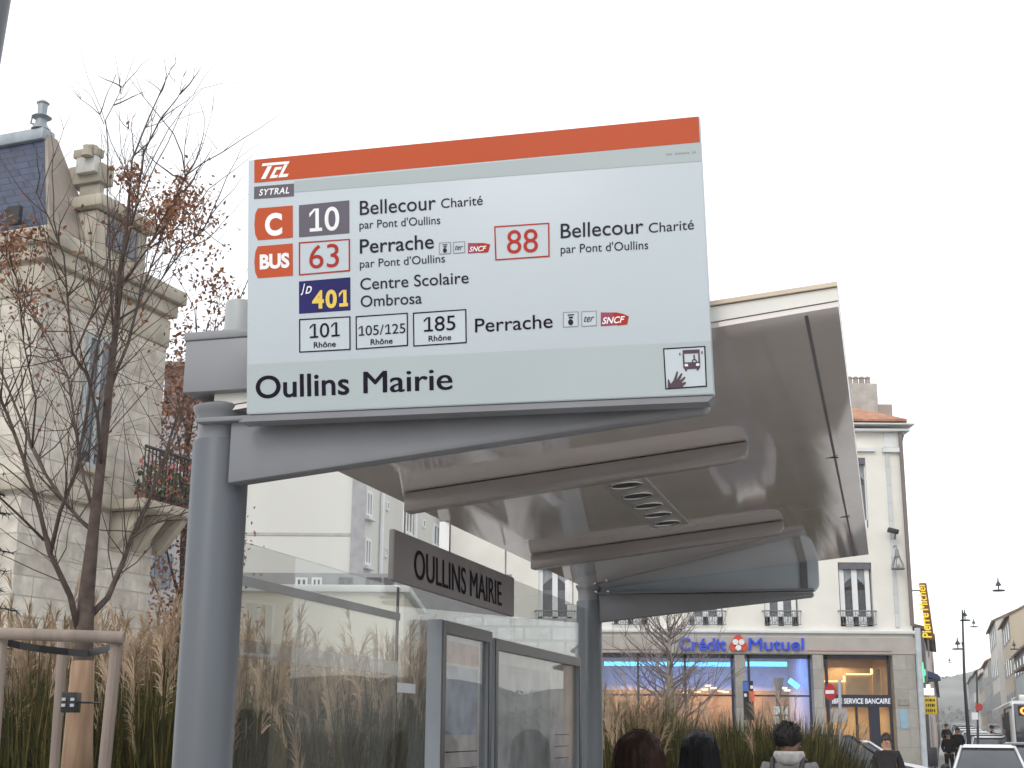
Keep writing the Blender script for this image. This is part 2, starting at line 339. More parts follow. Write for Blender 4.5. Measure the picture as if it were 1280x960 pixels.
# seat bench of the shelter (below the picture)
a = MB(); a.box(.05, .38, .9, 2.2, .43, .46); bs = a.build('bench', case_grey, sh, bevel=.01)
for yy in (1.05, 2.0):
    a = MB(); a.box(.02, .3, yy, yy+.04, .3, .43); a.build('bracket', case_grey, bs)

# stop name plate
def sthing(name, label, cat, o, group=None):
    t = thing(name, label, cat, s2w(o), SR, group); t['so'] = o; return t
np_o = (0.03, SL(494, 690, 'X', .03).y, 2.2); npl = sthing('name_plate', 'grey plate reading OULLINS MAIRIE hung under the shelter roof', 'name sign', np_o)
q = [SL(x, y, 'X', .03) for x, y in ((494, 660), (644, 723), (642, 773), (491.5, 722))]
zt = (q[0].z+q[1].z)/2; zb = (q[2].z+q[3].z)/2; y0 = (q[0].y+q[3].y)/2; y1 = (q[1].y+q[2].y)/2
a = MB(); a.box(.008, .03, y0, y1, zb, zt); a.build('plate', mat('plate_grey', (.24, .225, .225), .5, 0, .08, spec=.25), npl, off=np_o, bevel=.006)
a = MB(); LL, RR_, TT = SL(518, 722, 'X', .031), SL(627, 758, 'X', .031), SL(518, 684.5, 'X', .031)
zz = (LL.z+RR_.z)/2; LL.z = zz; RR_.z = zz; TT.z = zz+(zt-zb)*.6
text_on(a, 'OULLINS MAIRIE', LL, RR_, TT, n=(.0006, 0, 0), weight=.022); a.build('lettering', ink, npl, off=np_o, recalc=False)
for yy in (y0+.12, y1-.12):
    a = MB(); a.tube([(.02, yy, zt), (.02, yy, zr(0)-.01)], .005); a.build('hanger', steel, npl, off=np_o)

# poster cases
paper = mat('poster_paper', (.6, .55, .55), .6, var=.25, scale=9)
def poster_case(label, xl, xr, yt_l, yt_r, x_in, kind):
    fx = .065
    yl = SL(xl, 880, 'X', fx).y; yr = SL(xr, 880, 'X', fx).y; zt = (SL(xl, yt_l, 'X', fx).z+SL(xr, yt_r, 'X', fx).z)/2
    o = (.01, yl, .5); t = sthing('poster_case', label, 'poster case', o)
    b = MB(); wf = .045
    b.box(.008, fx, yl, yl+wf, .5, zt); b.box(.008, fx, yr-wf, yr, .5, zt); b.box(.008, fx, yl+wf, yr-wf, zt-wf, zt); b.box(.008, fx, yl+wf, yr-wf, .5, .5+wf)
    b.build('frame', case_grey, t, off=o, bevel=.003)
    b = MB(); b.box(fx+.001, fx+.004, yl+.004, yl+wf, .5, zt-.004); b.box(fx+.001, fx+.004, yr-wf, yr-.004, .5, zt-.004); b.box(fx+.001, fx+.004, yl+wf, yr-wf, zt-wf, zt-.004); b.build('front_bezel', dark_frame, t, off=o)
    b = MB(); b.box(.012, .03, yl+wf, yr-wf, .5+wf, zt-wf); pp = b.build('poster', paper, t, off=o)
    b = MB(); Wd = yr-yl-2*wf; zc = zt-wf
    def r2(m, a0, a1, b0, b1, nm):
        k = MB(); k.box(.0305, .0312, yl+wf+Wd*a0, yl+wf+Wd*a1, zc-b1, zc-b0); return k.build(nm, m, pp, off=o)
    if kind == 0:
        r2(mat('poster_red', (.45, .2, .15), .6, var=.4, scale=12), .04, .96, .02, .10, 'headline_band')
        r2(mat('poster_photo', (.34, .38, .5), .6, var=.5, scale=7), .06, .94, .11, .36, 'picture')
    else:
        r2(mat('poster_map', (.42, .41, .43), .6, var=.4, scale=5), .05, .68, .05, 1.2, 'map')
    k = MB()
    for i in range(12):
        zi = zc-.42-i*.06 if kind == 0 else zc-.34-i*.055
        k.box(.0318, .0322, yl+wf+Wd*(.06 if kind == 0 else .74), yl+wf+Wd*.94, zi-.004, zi)
    k.build('timetable_lines', ink2, pp, off=o)
    b = MB(); b.box(.05, .054, yl+wf, yr-wf, .5+wf, zt-wf); b.build('cover_glass', glass, t, off=o)
    return t
poster_case('narrow grey poster case with timetable, left of the wider case', 551, 614, 772.5, 790, 566, 0)
poster_case('wide grey poster case reaching to the far shelter post', 618, 726, 792.5, 826, 632, 1)

# ------------------------------------------------------------------ route sign above the near arm
FY = -.15; so_ = (0, -.11, 2.5)
rs = sthing('route_sign', 'large white bus route board with orange top band, standing over the near arm', 'route sign', so_)
def SP(x, y, d=0): p = SL(x, y, 'Y', FY); p.y = FY-d; return p
def plate(nm, m, pts, d0, d1, par=None, bevel=0):
    a = MB(); P = [SP(x, y, d1) for x, y in pts]; a.prism(P, (0, d1-d0, 0)); return a.build(nm, m, par or rs, off=so_, bevel=bevel)
corners = [(310, 200), (874.3, 145), (892.5, 493), (308, 518)]
a = MB(); P = [SP(*c) for c in corners]; a.prism(P, (0, .022, 0)); body = a.build('panel', sign_white, rs, off=so_, bevel=.003)
plate('bottom_trim', arm_grey, [(308.3, 519), (892.2, 494), (884.5, 501.5), (297, 527)], -.06, -.004)
def sheet(nm, m, pts, par=None, lvl=1):
    a = MB(); a.quad(*[SP(x, y, .0006*lvl) for x, y in pts]); return a.build(nm, m, par or rs, off=so_, recalc=False)
def words_(nm, m, txt, L, Rr, h, par=None, lvl=2, **k):
    a = MB(); text_on(a, txt, SP(*L, .0006*lvl), SP(*Rr, .0006*lvl), SP(L[0]-h*.006, L[1]-h, .0006*lvl), **k); return a.build(nm, m, par or rs, off=so_, recalc=False)
def outline(nm, m, c, t=1.7, par=None, lvl=1):
    cx = sum(p[0] for p in c)/4; cy = sum(p[1] for p in c)/4; a = MB()
    inn = [(p[0]+(t if p[0] < cx else -t), p[1]+(t if p[1] < cy else -t)) for p in c]
    for i in range(4):
        j = (i+1) % 4; a.quad(*[SP(*p, .0006*lvl) for p in (c[i], c[j], inn[j], inn[i])])
    return a.build(nm, m, par or rs, off=so_, recalc=False)
band = sheet('orange_band', sign_orange, [(318, 199.7), (873.3, 145.6), (874.9, 177.7), (318, 228.7)])
sheet('grey_band', sign_grey, [(368, 226.4), (874.9, 178.4), (876.2, 201.5), (368, 240.5)])
sheet('grey_band', sign_grey, [(308.8, 456), (888.3, 426.5), (891.6, 491.8), (308.6, 516.5)])
# operator logo, joined slanted letters
a = MB(); k = .0012
for pl in ([(328.5, 204.6), (362, 201.6), (361, 205.0), (327.3, 208.0)], [(334.8, 208.2), (340.2, 207.7), (332.2, 223.6), (326.4, 224.2)],
           [(344.2, 209.3), (353, 208.5), (351.2, 212), (346.2, 212.5)], [(344.2, 209.3), (346.2, 212.5), (342.8, 219.2), (337.0, 223.2)], [(342.8, 219.2), (348.2, 218.7), (346.4, 222.3), (337.0, 223.2)],
           [(355.6, 206.0), (360, 205.6), (353.6, 217.9), (348.0, 222.2)], [(353.6, 217.9), (361.2, 217.2), (359.2, 221.2), (348.0, 222.2)]):
    a.quad(*[SP(x, y, k) for x, y in pl])
a.build('operator_logo', white_ink, band, off=so_, recalc=False)
b = sheet('operator_badge', badge_grey, [(317.8, 233.5), (367.5, 229.4), (367.6, 245.4), (317.6, 249)]); words_('lettering', white_ink, 'SYTRAL', (324, 244.6), (361.8, 241.6), 7.6, b, shear=.25, weight=.02, space=1.15)
def tab(yt, ybm, txt, L, Rr, h):
    c = [(322.3, yt), (366, yt-3.7), (366.2, ybm-3.2), (322.5, ybm)]
    ym = (yt+ybm)/2; b = sheet('route_tab', sign_orange, [c[0], c[1], c[2], c[3], (319.2, ym+13), (318, ym), (319.2, ym-13)])
    words_('lettering', white_ink, txt, L, Rr, h, b, weight=.045)
tab(260.6, 300.5, 'C', (331.5, 294), (353, 292.4), 26.5); tab(308, 348, 'BUS', (325, 336), (362, 333.6), 17.5)
b = sheet('route_badge', badge_grey, [(373.7, 256.7), (436.7, 250.4), (436.9, 291.6), (373.8, 296.8)]); words_('lettering', white_ink, '10', (387, 290), (424.5, 287.2), 28.5, b, weight=.01)
def rbox(c, m, txt, L, Rr, h, sub=None, t=1.7, **k):
    b = sheet('route_badge', sign_white, c); outline('border', m, c, t, b, 2)
    words_('lettering', m, txt, L, Rr, h, b, lvl=3, **k)
    if sub: words_('lettering', ink, 'Rhône', *sub, 7, b, lvl=3, weight=.012)
rbox([(373.7, 303), (437.6, 298.6), (437.7, 339.2), (373.8, 344.5)], red_ink, '63', (387, 336), (424, 333.4), 28.5)
rbox([(617.8, 283), (686.8, 278.5), (687.2, 321.2), (619.2, 325.8)], red_ink, '88', (634, 317.3), (672.6, 315), 28.5)
b = sheet('route_badge', navy, [(373.8, 352), (438, 346.6), (438.2, 388), (373.9, 392.4)]); words_('lettering', yellow_ink, '401', (390.5, 385.4), (435.2, 383), 20.5, b, weight=.035)
a = MB(); text_on(a, 'J', SP(376.5, 365.5, .0012), SP(381, 365.2, .0012), SP(377, 355, .0012), shear=.3, weight=.02); text_on(a, 'D', SP(382, 367.3, .0012), SP(390, 366.3, .0012), SP(382, 358.4, .0012), shear=.3, weight=.02); a.build('lettering', white_ink, b, off=so_, recalc=False)
rbox([(374, 399), (438.2, 395.4), (438.4, 437.6), (374.2, 441)], ink, '101', (387.5, 423), (425, 420.4), 17.5, ((392.5, 435), (420, 433.3)), 1.5)
rbox([(444.6, 395.4), (510, 391), (510.2, 432.6), (445, 437.2)], ink, '105/125', (448.5, 420), (507, 416.4), 12, ((463.5, 431.3), (491, 429.4)), 1.5)
rbox([(516.2, 391), (583, 386.4), (583.6, 429), (516.8, 433.4)], ink, '185', (530, 415), (569.5, 412.4), 18, ((536, 427), (564.2, 425)), 1.5)
D = 'destination_lettering'
words_(D, ink2, 'Bellecour', (450, 269), (545, 261.8), 17.5, weight=.004); words_(D, ink2, 'Charité', (551.5, 260.3), (603.5, 256), 11.5)
words_(D, ink2, "par Pont d'Oullins", (449.5, 286.3), (550.5, 280), 10)
words_(D, ink2, 'Perrache', (450, 317), (542.5, 310.4), 17.5, weight=.008); words_(D, ink2, "par Pont d'Oullins", (450, 335), (556.5, 328), 10)
words_(D, ink2, 'Centre Scolaire', (450.5, 362.5), (586, 354), 14.3, weight=.004); words_(D, ink2, 'Ombrosa', (451, 384), (527.5, 379.4), 14, weight=.004)
words_(D, ink, 'Perrache', (594, 415.6), (691, 409.6), 17, weight=.004)
words_(D, ink2, 'Bellecour', (701, 298), (804.5, 291.4), 18, weight=.004); words_(D, ink2, 'Charité', (811, 291.2), (867.5, 286.6), 12); words_(D, ink2, "par Pont d'Oullins", (701, 317), (810.5, 311.4), 10.5)
words_('stop_name', ink, 'Oullins', (319.8, 498), (437, 492.6), 27.5, weight=.016); words_('stop_name', ink, 'Mairie', (455, 491.8), (565.5, 486.8), 27.5, weight=.016)
def icons(x, y, s, rx, nm):
    for i in (0, 1):
        xi = x+i*(s*1.2); yi = y-i*1.0; c = [(xi, yi), (xi+s, yi-.9), (xi+s+.2, yi+s-1.1), (xi+.2, yi+s)]
        b = sheet('service_icon', sign_white, c); outline('border', grey_ink, c, .8, b, 2)
        a = MB()
        if i == 0:
            P = [(xi+s*.5+s*.17*math.cos(q*.5236), yi+s*.66+s*.2*math.sin(q*.5236)) for q in range(12)]; a.quad(*[SP(*p, .0018) for p in P])
            a.quad(*[SP(xi+s*u_, yi+s*v_, .0018) for u_, v_ in ((.3, .16), (.72, .13), (.72, .2), (.3, .23))]); a.quad(*[SP(xi+s*u_, yi+s*v_, .0018) for u_, v_ in ((.38, .3), (.64, .28), (.64, .4), (.38, .42))])
            a.build('symbol', ink2, b, off=so_, recalc=False)
        else: text_on(a, 'ter', SP(xi+s*.18, yi+s*.7, .0018), SP(xi+s*.85, yi+s*.66, .0018), SP(xi+s*.18, yi+s*.22, .0018), shear=.35); a.build('symbol', ink2, b, off=so_, recalc=False)
    xi = rx; b = sheet('railway_badge', plum, [(xi, y+.2), (xi+20, y+.3), (xi+28, y+2), (xi+36*s/19.5, y+5), (xi+34*s/19.5, y+s*.8), (xi, y+s*.93)])
    c = MB(); c.quad(*[SP(xx, yy, .0009) for xx, yy in ((xi+s*.75, y+.3), (xi+20, y+.3), (xi+28, y+2), (xi+36*s/19.5, y+5), (xi+34*s/19.5, y+s*.8), (xi+s*1.1, y+s*.88))]); c.build('red_half', red_ink, b, off=so_, recalc=False)
    words_('lettering', white_ink, 'SNCF', (xi+1.8, y+s*.78), (xi+s*1.6, y+s*.68), s*.42, b, lvl=3, shear=.3, weight=.02)
icons(704, 390.4, 19, 751, 0); icons(549, 303.6, 14.6, 585, 1)
a = MB()
for i in range(14):
    x = 833+i*2.7; y = 194.4-i*.22
    if i in (3, 11): continue
    a.quad(*[SP(x+u_, y+v_, .0012) for u_, v_ in ((0, 0), (1.6, -.1), (1.6, -2.4+random.random()), (0, -2.2))])
a.build('fine_print', grey_ink, rs, off=so_, recalc=False)
# request-stop pictogram
c = [(829, 435.6), (881.8, 432.6), (883.8, 483.6), (831.8, 487)]; pg = sheet('pictogram', sign_white, c, lvl=2); outline('border', ink, c, 1.5, pg, 3)
pic = mat('pictogram_ink', (.05, .014, .03), .45)
def z4(x, y): return (590+x/4, 330+y/4)
a = MB(); Q = lambda *p, d=.0024: a.quad(*[SP(*z4(x, y), d) for x, y in p])
Q((1053,432),(1138,428),(1139,446),(1054,450)); Q((1053,450),(1061,450),(1064,500),(1056,500)); Q((1131,446),(1139,446),(1141,496),(1133,496)); Q((1056,494),(1141,490),(1141,520),(1137,524),(1066,527),(1058,522))
Q((1064,526),(1076,525),(1076,536),(1066,536)); Q((1123,523),(1135,522),(1134,532),(1124,533)); Q((1036,446),(1043,445),(1043,458),(1039,462)); Q((1147,438),(1154,437),(1153,450),(1148,453))
Q((1107,456),(1115,455),(1115,474),(1109,475)); Q((1100,492),(1101,482),(1107,476),(1116,475),(1124,482),(1126,491),(1120,491),(1118,484),(1111,480),(1106,485),(1106,492))
a.build('bus_symbol', pic, pg, off=so_, recalc=False)
a = MB(); Q((1064,502),(1080,501),(1082,513),(1066,514), d=.003); Q((1122,499),(1138,498),(1137,510),(1121,511), d=.003); a.build('headlight_symbol', white_ink, pg, off=so_, recalc=False)
a = MB(); Q((978,620),(1000,622),(1050,620),(1060,606),(1046,590),(1030,580),(1006,586),(990,606))
for p in (((980,578),(985,577),(994,600),(992,622),(979,620)), ((1006,590),(1024,538),(1031,540),(1022,588)), ((1020,586),(1047,546),(1053,550),(1036,590)), ((1034,590),(1062,564),(1069,569),(1046,597)), ((1044,600),(1066,590),(1072,596),(1054,612))): Q(*p, d=.0026)
a.build('hand_symbol', pic, pg, off=so_, recalc=False)
# second board over the far arm, seen from behind
bo = (0, LEN, 2.5); bs2 = sthing('route_sign', 'plain back of the second route board, over the far arm of the shelter', 'route sign', bo)
a = MB(); xr = SL(1024, 730, 'Y', LEN+.06).x; zt2 = 3.05; zb2 = 2.49; rr = .06
poly = [(.04, LEN+.055, zb2), (xr-rr, LEN+.055, zb2)]+[(xr-rr+rr*math.sin(i*math.pi/10), LEN+.055, zb2+rr-rr*math.cos(i*math.pi/10)) for i in range(1, 6)]+[(xr, LEN+.055, zt2), (.04, LEN+.055, zt2)]
a.prism(poly, (0, .08, 0)); a.build('panel', mat('board_back', (.48, .55, .61), .35, 0, .06, 2), bs2, off=bo, bevel=.004)
a = MB(); a.box(xr-.10, xr-.06, LEN+.045, LEN+.053, zb2, zt2); a.build('bracket', arm_grey, bs2, off=bo)

# ------------------------------------------------------------------ bank building on the corner
BV = 46.0
BSD = Vector((.255, .967, 0))                        # the side wall of the bank runs back along this
plaster = mat('cream_plaster', (.78, .765, .70), .85, 0, .05, 1.2, bump=.05)
trim = mat('pale_stone_trim', (.70, .72, .71), .8, 0, .06, 2)
stone = block_mat('shop_stone', (.42, .405, .37), (.3, .29, .27), 1.4, .62, .012, var=.08)
band_stone = mat('fascia_stone', (.44, .41, .37), .8, 0, .10, 1.5, bump=.1)
tile = mat('red_roof_tile', (.42, .21, .13), .85, 0, .3, 3, bump=.4)
shop_dark = mat('shopfront_dark', (.03, .032, .05), .4)
white_paint = mat('white_window_paint', (.78, .80, .80), .5, 0, .04)
iron = mat('balcony_iron', (.2, .21, .22), .5, .3)
def P(x, y, d=0): return W(x, y, BV-d)
bank = thing('bank_building', 'cream corner building with a bank in its ground floor and a red tile roof', 'building', (P(950, 900).x, BV, 0), wframe=True)
def fbox(name, m, x0, y0, x1, y1, d0, d1, par=bank, bevel=0):     # box on the facade: photo rectangle, standing out from d0 to d1
    a, b = P(x0, y0), P(x1, y1); k = MB(); k.box(min(a.x, b.x), max(a.x, b.x), BV-d1, BV-d0, min(a.z, b.z), max(a.z, b.z))
    o = k.build(name, m, par, off=bank.location, bevel=bevel); return o
zt = P(1100, 540).z; zc0 = P(1100, 793).z; xl = P(560, 800).x; xr = P(1141.5, 800).x
# carcass: facade with openings is made of piers and panels round the shop windows and upper windows
zs = P(1000, 818).z
k = MB()
wins = [(1068, 703, 782), (974, 703, 782), (880, 703, 782), (786, 703, 782), (692, 703, 782)]
wx_ = sorted([(P(c-19, 740).x, P(c+23, 740).x) for c, *_ in wins]); wz1, wz0 = P(1068, 703).z, P(1068, 783).z
uz1, uz0 = P(1068, 572).z, P(1068, 660).z
def wallrow(z0, z1, holes):
    x = xl
    for a, b in holes: k.box(x, a, BV, BV+.35, z0, z1); x = b
    k.box(x, xr, BV, BV+.35, z0, z1)
wallrow(zs, wz0, []); wallrow(wz0, wz1, wx_); wallrow(wz1, uz0, []); wallrow(uz0, uz1, wx_); wallrow(uz1, zt, [])
k.prism([(xr, BV+.35, zs), (xr, BV+.35, zt), (xr-.35, BV+.35, zt), (xr-.35, BV+.35, zs)], BSD*14)
k.box(xl, xl+.3, BV+.35, BV+12, 0, zt)
k.build('wall', plaster, bank)
k = MB(); k.box(xl, xr-.4, BV+.5, BV+.6, zs, zt); k.build('room_shade_sheet', mat('room_shade', (.05, .048, .045), .9), bank)  # near-black sheet behind the upper windows, its colour standing in for room shade
rz1 = P(1068, 511, -1.5).z; e0 = P(1100, 527).z
k = MB(); pts = [(xl, BV-.45, e0), (xr+.14, BV-.45, e0), (xr+.0+BSD.x*14, BV+14, e0), (xl, BV+14, e0)]; rg = [(xl, BV+5, e0+2.4), (xr-3.6, BV+5, e0+2.4)]
k.add(pts+rg+[(p[0], p[1], p[2]-.08) for p in pts], [(0,1,5,4), (1,2,5), (2,3,4,5), (3,0,4), (9,8,7,6), (0,6,7,1), (1,7,8,2), (2,8,9,3), (3,9,6,0)])
rf = k.build('roof', tile, bank)
k = MB()
for i in range(60):
    x = xl+(xr-xl)*(i+.5)/60
    if x > xr-3.8: y1 = BV-.45+5.45*(xr+.14-x)/3.74
    else: y1 = BV+5
    zz = e0+2.4*(y1-BV+.45)/5.45
    k.tube([(x, BV-.47, e0+.02), (x, y1, zz+.02)], .07, 5)
k.build('tile_ridges', tile, rf)
c0, c1 = W(1060, 514, BV+3.2), W(1091, 484, BV+3.2); k = MB(); k.box(c0.x, c1.x, BV+2.6, BV+3.8, c0.z-1.2, c1.z); ch = k.build('chimney', mat('chimney_render', (.42, .40, .37), .9, var=.15), rf, off=bank.location, bevel=.03)
for i in range(4):
    k = MB(); k.lathe([(.11, 0), (.09, .3), (.12, .34), (.07, .4)], (c0.x+.13+i*.22, BV+3.2, c1.z), 10); k.build('chimney_pot', mat('pot', (.35, .3, .27), .9), rf, off=bank.location, smooth='auto')
k = MB(); k.box(c1.x-.0, c1.x+.5, BV+2.6, BV+3.7, c0.z-1.2, W(1095, 510, BV+3.2).z); k.build('chimney_shoulder', mat('shoulder', (.36, .3, .27), .9), rf, off=bank.location)
# cornices, string courses, corner pilaster
for nm, y0, y1, d in (('eaves_cornice', 528, 534, .42), ('eaves_cornice', 534, 541, .28), ('string_course', 785, 793, .16)):
    a, b = P(600, y0), P(1141, y1); k = MB(); k.box(xl, xr+d, BV-d, BV+(.34), b.z, a.z); k.build(nm, trim, bank, bevel=.02)
pil = fbox('corner_pilaster', block_mat('pilaster_stone', (.66, .69, .70), (.5, .52, .53), 3, .62, .02, var=.04), 1106, 567, 1124, 784, 0, .06)
fbox('pilaster_capital', trim, 1102, 560, 1127, 566, 0, .14); fbox('pilaster_capital', trim, 1104, 541, 1124, 559, 0, .05)
for c, *_ in wins: fbox('window_head', trim, c-25, 560, c+25, 565, 0, .14)
# upper windows
def upper_window(c, y0, y1, rail):
    a, b = P(c-19, y0), P(c+23, y1); f = MB(); t = .07
    x0, x1, z0, z1 = a.x, b.x, b.z, a.z; y = BV+.12
    for q in ((x0, x0+t*2.2, z0, z1), (x1-t*2.2, x1, z0, z1), (x0, x1, z1-t, z1), (x0, x1, z0, z0+.3), ((x0+x1)/2-t*1.3, (x0+x1)/2+t*1.3, z0, z1)): f.box(q[0], q[1], y, y+.06, q[2], q[3])
    w_ = f.build('window', white_paint, bank, off=bank.location)
    f = MB(); f.box(x0+t, x1-t, y+.025, y+.035, z0, z1-t); f.build('glass', glass_mat('pane_glass', (.8, .82, .85)), w_, off=bank.location)
    f = MB(); f.box(x0-.02, x1+.02, y-.10, y-.04, z1-.22, z1); f.build('pelmet', mat('pelmet_grey', (.14, .13, .16), .7), w_, off=bank.location)
    f = MB(); n = 14
    for (xa, xb, dr) in ((x0+t, (x0+x1)/2-.02, 1), ((x0+x1)/2+.02, x1-t, -1)):   # tied-back drapes
        top = []; bot = []
        for i in range(n+1):
            u_ = i/n; xx = xa+(xb-xa)*u_; yy = y+.11+.02*math.sin(u_*28)
            top.append((xx, yy, z1-.2)); h = .42+.45*(abs(u_-(0 if dr > 0 else 1))**.7); bot.append((xx, yy+.02, z1-.2-(1.1-h)*1.0))
        f.add(top+bot, [(i, i+1, n+2+i, n+1+i) for i in range(n)])
    f.build('drapes', mat('drape_white', (.75, .74, .7), .8), w_, off=bank.location, recalc=False, smooth=True)
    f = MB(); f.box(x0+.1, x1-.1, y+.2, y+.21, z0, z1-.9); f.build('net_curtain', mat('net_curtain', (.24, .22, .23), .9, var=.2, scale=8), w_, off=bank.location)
    if rail:
        rz = P(c, 764).z; b_ = MB(); yy = BV-.14
        b_.tube([(x0-.12, yy+.14, rz), (x0-.12, yy, rz), (x1+.12, yy, rz), (x1+.12, yy+.14, rz)], .022, 6); b_.tube([(x0-.1, yy, z0+.03), (x1+.1, yy, z0+.03)], .015, 6)
        for i in range(15):
            xx = x0-.08+(x1-x0+.16)*i/14; b_.tube([(xx, yy, z0+.03), (xx, yy, rz)], .009, 4)
        for i in range(6):
            xx = x0-.02+(x1-x0+.04)*(i+.5)/6; zc = (z0+rz)/2
            b_.tube([(xx+.085*math.cos(q*.5), yy-.004, zc+(.06+.03*math.sin(q*.25))*2*math.sin(q*.5)) for q in range(13)], .009, 4)
        b_.build('balcony_rail', iron, w_, off=bank.location)
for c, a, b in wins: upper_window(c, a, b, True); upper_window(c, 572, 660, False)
# ground floor
k = MB(); a, b = P(600, 794), P(1141, 818); k.box(xl, xr+.06, BV-.07, BV-.003, b.z, a.z); k.build('shop_fascia', band_stone, bank)
k = MB(); a, b = P(600, 811), P(1114, 814); k.box(xl, a.x+6, BV-.09, BV-.072, b.z, a.z); k.box(P(1008, 812).x, P(1114, 812).x, BV-.09, BV-.072, b.z, a.z); k.build('red_line', mat('red_strip', (.45, .08, .06), .5), bank)
for x0, x1 in ((918, 933), (1015, 1032), (1115, 1141)):
    a, b = P(x0, 818.5), P(x1, 900); k = MB(); k.box(a.x, b.x if x1 < 1140 else xr, BV-.05, BV+.35, -.12, a.z); k.build('stone_pier', stone, bank)
for x0, x1 in ((700, 722),):
    a, b = P(x0, 818.5), P(x1, 900); k = MB(); k.box(a.x, b.x, BV-.05, BV+.35, -.12, a.z); k.build('stone_pier', stone, bank)
k = MB(); k.box(xl, P(700, 900).x, BV, BV+.3, -.12, zs); k.build('plain_ground_wall', stone, bank)
lilac = mat('bank_ceiling', (.55, .56, .66), .8); wood = mat('bank_wood', (.36, .20, .075), .5, var=.2, scale=2)
k = MB(); xa, xb = P(722, 850).x, P(1015, 850).x; k.box(xa, xb, BV+4.0, BV+4.1, P(800, 858).z, zs+.3); k.build('back_wall', lilac, bank)
k = MB(); k.box(xa, xb, BV+3.9, BV+4.0, -.12, P(800, 858).z); k.build('counter_wall', wood, bank)
k = MB(); k.box(xa, xb, BV+.4, BV+4.0, zs+.25, zs+.3); k.build('shop_ceiling', lilac, bank)
for xx in (xa-.1, xb): k = MB(); k.box(xx, xx+.1, BV+.36, BV+4.0, -.12, zs+.25); k.build('side_wall', lilac, bank)
neon = light_mat('blue_neon', (.10, .52, 1.0), 3.0)
for x0, x1 in ((757, 916), (936, 988)):
    a, b = P(x0, 826), P(x1, 832); k = MB(); k.box(a.x, b.x, BV+.55, BV+.67, b.z, a.z); k.build('neon_tube', neon, bank)
a, b = P(994, 849), P(1006, 858); k = MB(); k.tube([(a.x, BV+1.0, a.z), (b.x, BV+1.0, b.z)], .09, 8); k.build('neon_tube', neon, bank)
def pool(x, y, z, e, col, sz, nm):
    l = bpy.data.lights.new(nm, 'AREA'); l.energy = e; l.color = col; l.size = sz; l.shape = 'DISK'; o = bpy.data.objects.new(nm, l); COL.objects.link(o); o.parent = bank; o.location = Vector((x, y, z))-bank.location; return o
pool(P(840, 830).x, BV+1.6, zs+.1, 110, (.2, .4, 1), 3, 'blue_lamp'); pool(P(965, 830).x, BV+1.6, zs+.1, 75, (.25, .42, 1), 2, 'blue_lamp')
pool(P(800, 850).x, BV+2.8, P(900, 852).z, 55, (1, .6, .25), 2, 'warm_lamp'); pool(P(890, 850).x, BV+2.8, P(900, 852).z, 55, (1, .6, .25), 2, 'warm_lamp'); pool(P(960, 850).x, BV+2.8, P(900, 852).z, 55, (1, .6, .25), 2, 'warm_lamp')
warm = light_mat('warm_downlight', (1, .72, .38), 2.6)
for x, y in ((885, 858), (881, 863), (892, 861), (901, 865), (907, 866), (872, 866), (980, 861), (984, 864), (857, 867)):
    c = P(x, y, -1.5); k = MB(); k.lathe([(.10, 0), (.12, .05)], (c.x, c.y, c.z), 12); k.build('downlight', warm, bank)
k = MB(); a, b = P(757, 867), P(1014, 871); k.box(P(722, 870).x, b.x, BV+.14, BV+.2, b.z, a.z)
k.box(P(722, 820).x, P(1014, 820).x, BV+.12, BV+.2, P(900, 822.5).z, zs)
for x in (722, 797, 856, 915, 936, 1012): q = P(x, 850); k.box(q.x, q.x+.07, BV+.12, BV+.2, -.12, zs)
k.build('shop_frame', shop_dark, bank)
k = MB(); k.box(xa, xb, BV+.21, BV+.22, -.1, zs); k.build('shop_glass', glass_mat('shop_glass', (.88, .9, .92)), bank)
# self-service lobby
tan_wall = mat('lobby_wall', (.55, .42, .26), .7, var=.1); xa, xb = P(1032, 850).x, P(1115, 850).x
k = MB(); k.box(xa, xb, BV+2.4, BV+2.5, -.12, zs); k.build('lobby_back', tan_wall, bank)
for xx in (xa-.05, xb): k = MB(); k.box(xx, xx+.05, BV+.36, BV+2.4, -.12, zs); k.build('side_wall', tan_wall, bank)
k = MB(); k.box(xa, xb, BV+.4, BV+2.4, zs-.02, zs); k.build('lobby_ceiling', mat('lobby_top', (.34, .31, .27), .8), bank)
for x0, y0, x1, y1 in ((1035, 852, 1065, 868), (1068, 842, 1099, 868), (1102, 834, 1114, 868)):
    a, b = P(x0, y0), P(x1, y1); k = MB(); k.box(a.x, b.x, BV+1.2, BV+1.3, b.z, a.z); k.build('lobby_panel', tan_wall, bank)
wl = light_mat('lobby_strip', (1, .66, .3), 2.2)
for x0, y0, x1, y1 in ((1035, 849, 1067, 851), (1068, 840, 1100, 842), (1064, 843, 1067, 850), (1099, 834, 1102, 841)):
    a, b = P(x0, y0), P(x1, y1); k = MB(); k.box(a.x, b.x, BV+1.12, BV+1.18, b.z, a.z); k.build('light_strip', wl, bank)
pool(P(1072, 850).x, BV+1.6, P(1070, 830).z, 30, (1, .68, .36), 1.5, 'warm_lamp'); pool(P(1072, 850).x, BV+1.4, P(1070, 886).z, 26, (1, .72, .4), 1.5, 'warm_lamp')
k = MB(); a, b = P(1033, 868), P(1115, 884); k.box(a.x, b.x, BV+.1, BV+.22, b.z, a.z)
k.box(a.x, b.x, BV+.12, BV+.2, P(1070, 824).z, zs)
for x in (1033, 1068.5, 1085, 1111): q = P(x, 850); k.box(q.x, q.x+(.09 if x in (1033, 1111) else .35 if x == 1085 else .07), BV+.12, BV+.2, -.12, b.z if x in (1068.5, 1085) else zs)
k.build('lobby_frame', shop_dark, bank)
